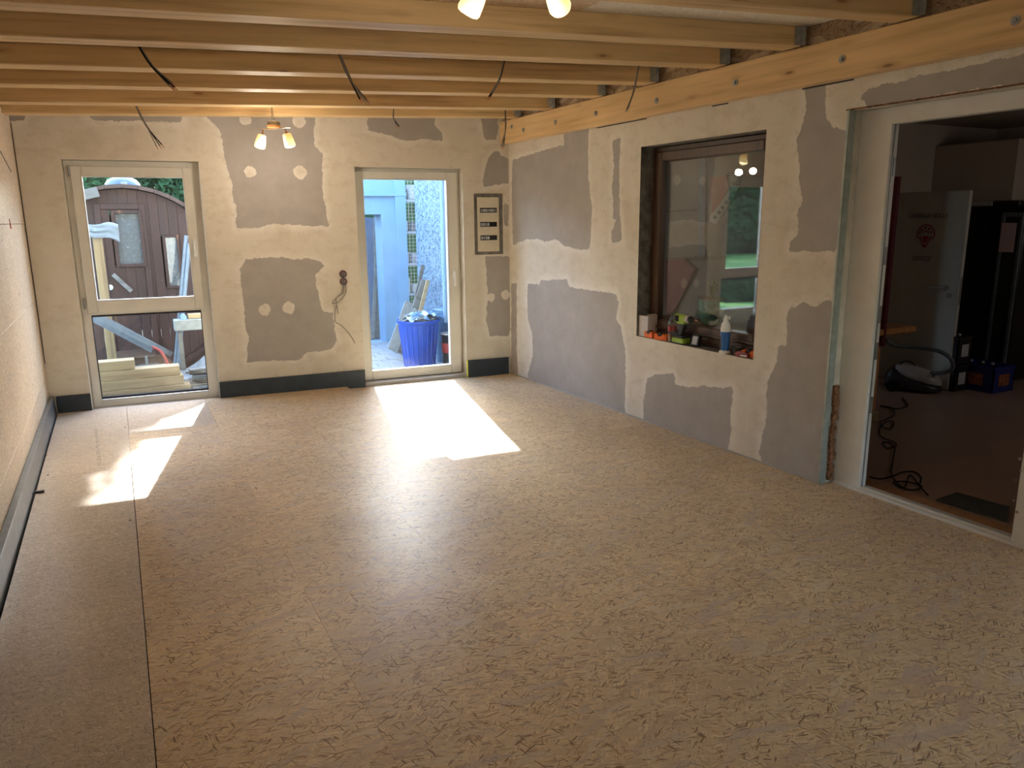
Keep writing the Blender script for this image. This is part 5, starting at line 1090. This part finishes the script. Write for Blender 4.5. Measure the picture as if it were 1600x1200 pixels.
# timber stack
specs = [((159, 299), (624, 610), .085, 0, 'bottom'), ((158, 288), (608, 594), .08, 1, 'second from the bottom'), ((157, 282), (595, 582), .08, 2, 'third from the bottom'), ((155, 211), (581, 576), .08, 3, 'topmost and shortest')]
for i, ((xa, xb), (ya, yb2), h, k_, nm) in enumerate(specs):
    Y = 7.80 + .012 * i; A_ = aty(xa, ya, Y); B_ = aty(xb, ya - 10, Y); z0 = GZ + .045 + i * .091
    tag(MB().bevbox(A_.x - .35, B_.x, Y, Y + .16, z0, z0 + .088, .003).build('timber_beam', 'lumber'), 'pale new timber beam behind the lower left pane, ' + nm, 'beam', 'stacked new timber beams')
for (xx) in (-.35, .2): MB().box(xx, xx + .08, 7.78, 7.96, GZ - .045, GZ + .044).build('stack_bearer', 'grey_board', grd)
Y = 7.99
tag(MB().bevbox(-.5, aty(266, 570, Y).x, Y, Y + .10, GZ, .245, .004).build('old_beam', 'grey_board'), 'grey-brown old beam lying just behind the new timber stack', 'beam')
p = aty(229, 560, 8.05); b = MB(); b.box(p.x - .08, p.x + .10, 8.11, 8.115, .246, .25); b.box(p.x - .012, p.x + .012, 8.11, 8.114, .246, .33); tag(b.build('steel_bracket', 'alu'), 'small upright steel bracket above the timber stack', 'bracket')
# work bench with white weathered top at right
p0, p1 = aty(271, 500, 8.35), aty(318, 514, 8.35)
bt = thing('saw_horse', 'white weathered trestle top on a grey leg behind the lower pane, right', 'trestle', ((p0.x + p1.x) / 2, 8.4, GZ))
MB().bevbox(p0.x, p1.x + .12, 8.3, 8.45, p1.z + .0, p0.z, .006).build('trestle_top', 'debris', bt)
pl = aty(283, 545, 8.4); 
for xx, yy in ((pl.x, 8.33), (pl.x + .3, 8.42)): MB().bevbox(xx - .022, xx + .022, yy, yy + .045, GZ - .045, p1.z, .004).build('leg', 'grey_board', bt)
p = aty(287, 496, 8.35); tag(MB().cyl((p.x, 8.32, p.z), (p.x, 8.42, p.z), .028, seg=18).build('pipe_offcut', 'bluewall', smooth=True), 'white pipe offcut lying on the trestle top, left', 'pipe')
p = aty(303, 493, 8.38); tag(MB().bevbox(p.x - .06, p.x + .14, 8.34, 8.42, p0.z + .001, p0.z + .05, .004).build('yellow_timber', 'lumber'), 'short yellow timber offcut on the trestle top, right', 'timber')
b = MB(); vs = []; n_ = 14
pa, pb_ = aty(268, 575, 8.2), aty(330, 530, 8.2)
for j in range(n_):
    for i in range(n_):
        x = i / 13; z = j / 13; vs.append((pa.x + x * .5, 8.15 + .18 * z + .03 * math.sin(x * 7), .05 + (.05 + .38 * x * x) * z + .03 * noise.noise(Vector((x * 5, z * 5, 3)))))
b.add(vs, [(j * n_ + i, j * n_ + i + 1, (j + 1) * n_ + i + 1, (j + 1) * n_ + i) for j in range(n_ - 1) for i in range(n_ - 1)])
o = b.build('felt_roll', 'greyfelt', smooth=True); md = o.modifiers.new('s', 'SOLIDIFY'); md.thickness = .03; tag(o, 'grey roofing felt slumped beside the timber stack', 'felt')
for i in range(12):
    p = aty(rr.uniform(300, 322), 600, 7.95); z0 = .0 + i * .0215
    T = Matrix.Translation((p.x + .05, 7.95 + rr.uniform(-.03, .03), GZ + z0)) @ Matrix.Rotation(rr.uniform(-.35, .35), 4, 'Z')
    b = MB(); b.bevbox(-.13, .16, -.04, .04, -.0, .018, .003, T); tag(b.build('slat_offcut', rr.choice(['debris', 'grey_board', 'alu'])), 'grey-white slat offcut, ' + ('lowest', 'second', 'third', 'fourth', 'fifth', 'sixth', 'seventh', 'eighth', 'ninth', 'tenth', 'eleventh', 'topmost')[i] + ' from the bottom of the pile beside the new timber', 'offcut', 'slat offcuts beside the timber stack')
# hedge, trees and the neighbouring house
def foliage(name, label, cat, c, r, n, s, group=None, seed=1, shell=True):
    g = random.Random(seed); vs = []; fs = []
    for i in range(n):
        v = Vector((g.gauss(0, 1), g.gauss(0, 1), g.gauss(0, 1))).normalized(); k = (g.random() ** .35) * (.85 + .25 * noise.noise(v * 2.5 + Vector((seed, 0, 0))))
        p = Vector((c[0] + v.x * r[0] * k, c[1] + v.y * r[1] * k, c[2] + v.z * r[2] * k))
        a = Vector((g.gauss(0, 1), g.gauss(0, 1), g.gauss(0, 1))).normalized(); b2 = a.orthogonal().normalized(); s1 = s * g.uniform(.6, 1.3)
        i0 = len(vs); vs += [tuple(p + a * s1), tuple(p + b2 * s1 * .55), tuple(p - a * s1), tuple(p - b2 * s1 * .55)]; fs.append((i0, i0 + 1, i0 + 2, i0 + 3))
    t = thing(name, label, cat, (c[0], c[1], GZ - .04), group=group)
    b = MB(); b.add(vs, fs); b.build('foliage', 'leaf', t, kind='stuff')
    b = MB(); b.cyl((c[0], c[1], GZ - .04), (c[0], c[1], c[2]), .12, .05, seg=8); b.build('trunk', 'saunarim', t)
for i, (x, y, z, rx, rz, lb) in enumerate(((-1.5, 13.4, 1.5, .9, 1.7, 'low dark green hedge bush left of the sauna roof'), (-.3, 13.6, 1.9, .6, 2.2, 'dark green hedge tree behind the left half of the sauna'), (1.0, 13.7, 4.7, .8, 4.7, 'tall narrow dark conifer behind the right half of the sauna'))):
    foliage('conifer', lb, 'tree', (x, y, z), (rx, .8, rz), 16000 if i < 2 else 24000, .075, 'trees behind the sauna', i + 1)
foliage('conifer', 'tall narrow dark conifer behind the left half of the sauna', 'tree', (.1, 15.6, 4.4), (.95, .9, 4.4), 24000, .09, 'trees behind the sauna', 7)
foliage('garden_tree', 'broad garden tree standing left beyond the lawn', 'tree', (-11, 24, 3.4), (3.2, 2.5, 3.2), 9000, .14, None, 9)
for q, (x, y, h_) in enumerate(((-16.5, 27, 3.2), (-22, 26, 3.8), (-27, 28, 3.4))):
    foliage('garden_tree', 'broad garden tree beyond the lawn, ' + ('second', 'third', 'fourth')[q] + ' from the house side', 'tree', (x, y, h_ * .6), (4.6, 2.5, h_ * 1.0), 9000, .2, None, 11 + q)
foliage('garden_shrub', 'low shrub standing on the lawn just left of the path', 'shrub', (-4.0, 11.6, .12), (1.0, .8, .42), 5000, .05, None, 21)
nh = thing('neighbour_house', 'pale neighbouring house far beyond the lawn, seen only in reflections', 'house', (-13, 34, 0))
MB().box(-20, -8, 30, 38, -.4, 4.5).build('house_wall', 'stucco', nh)
MB().add([(-20.5, 29.5, 4.5), (-7.5, 29.5, 4.5), (-7.5, 38.5, 4.5), (-20.5, 38.5, 4.5), (-20.5, 34, 7.5), (-7.5, 34, 7.5)], [(0, 1, 5, 4), (2, 3, 4, 5), (0, 4, 3), (1, 2, 5), (3, 2, 1, 0)]).build('roof', 'roof', nh)
for x in (-18, -15, -12, -9.5): MB().box(x - .6, x + .6, 29.95, 30.02, 1.2, 2.6).build('window', 'dome', nh)
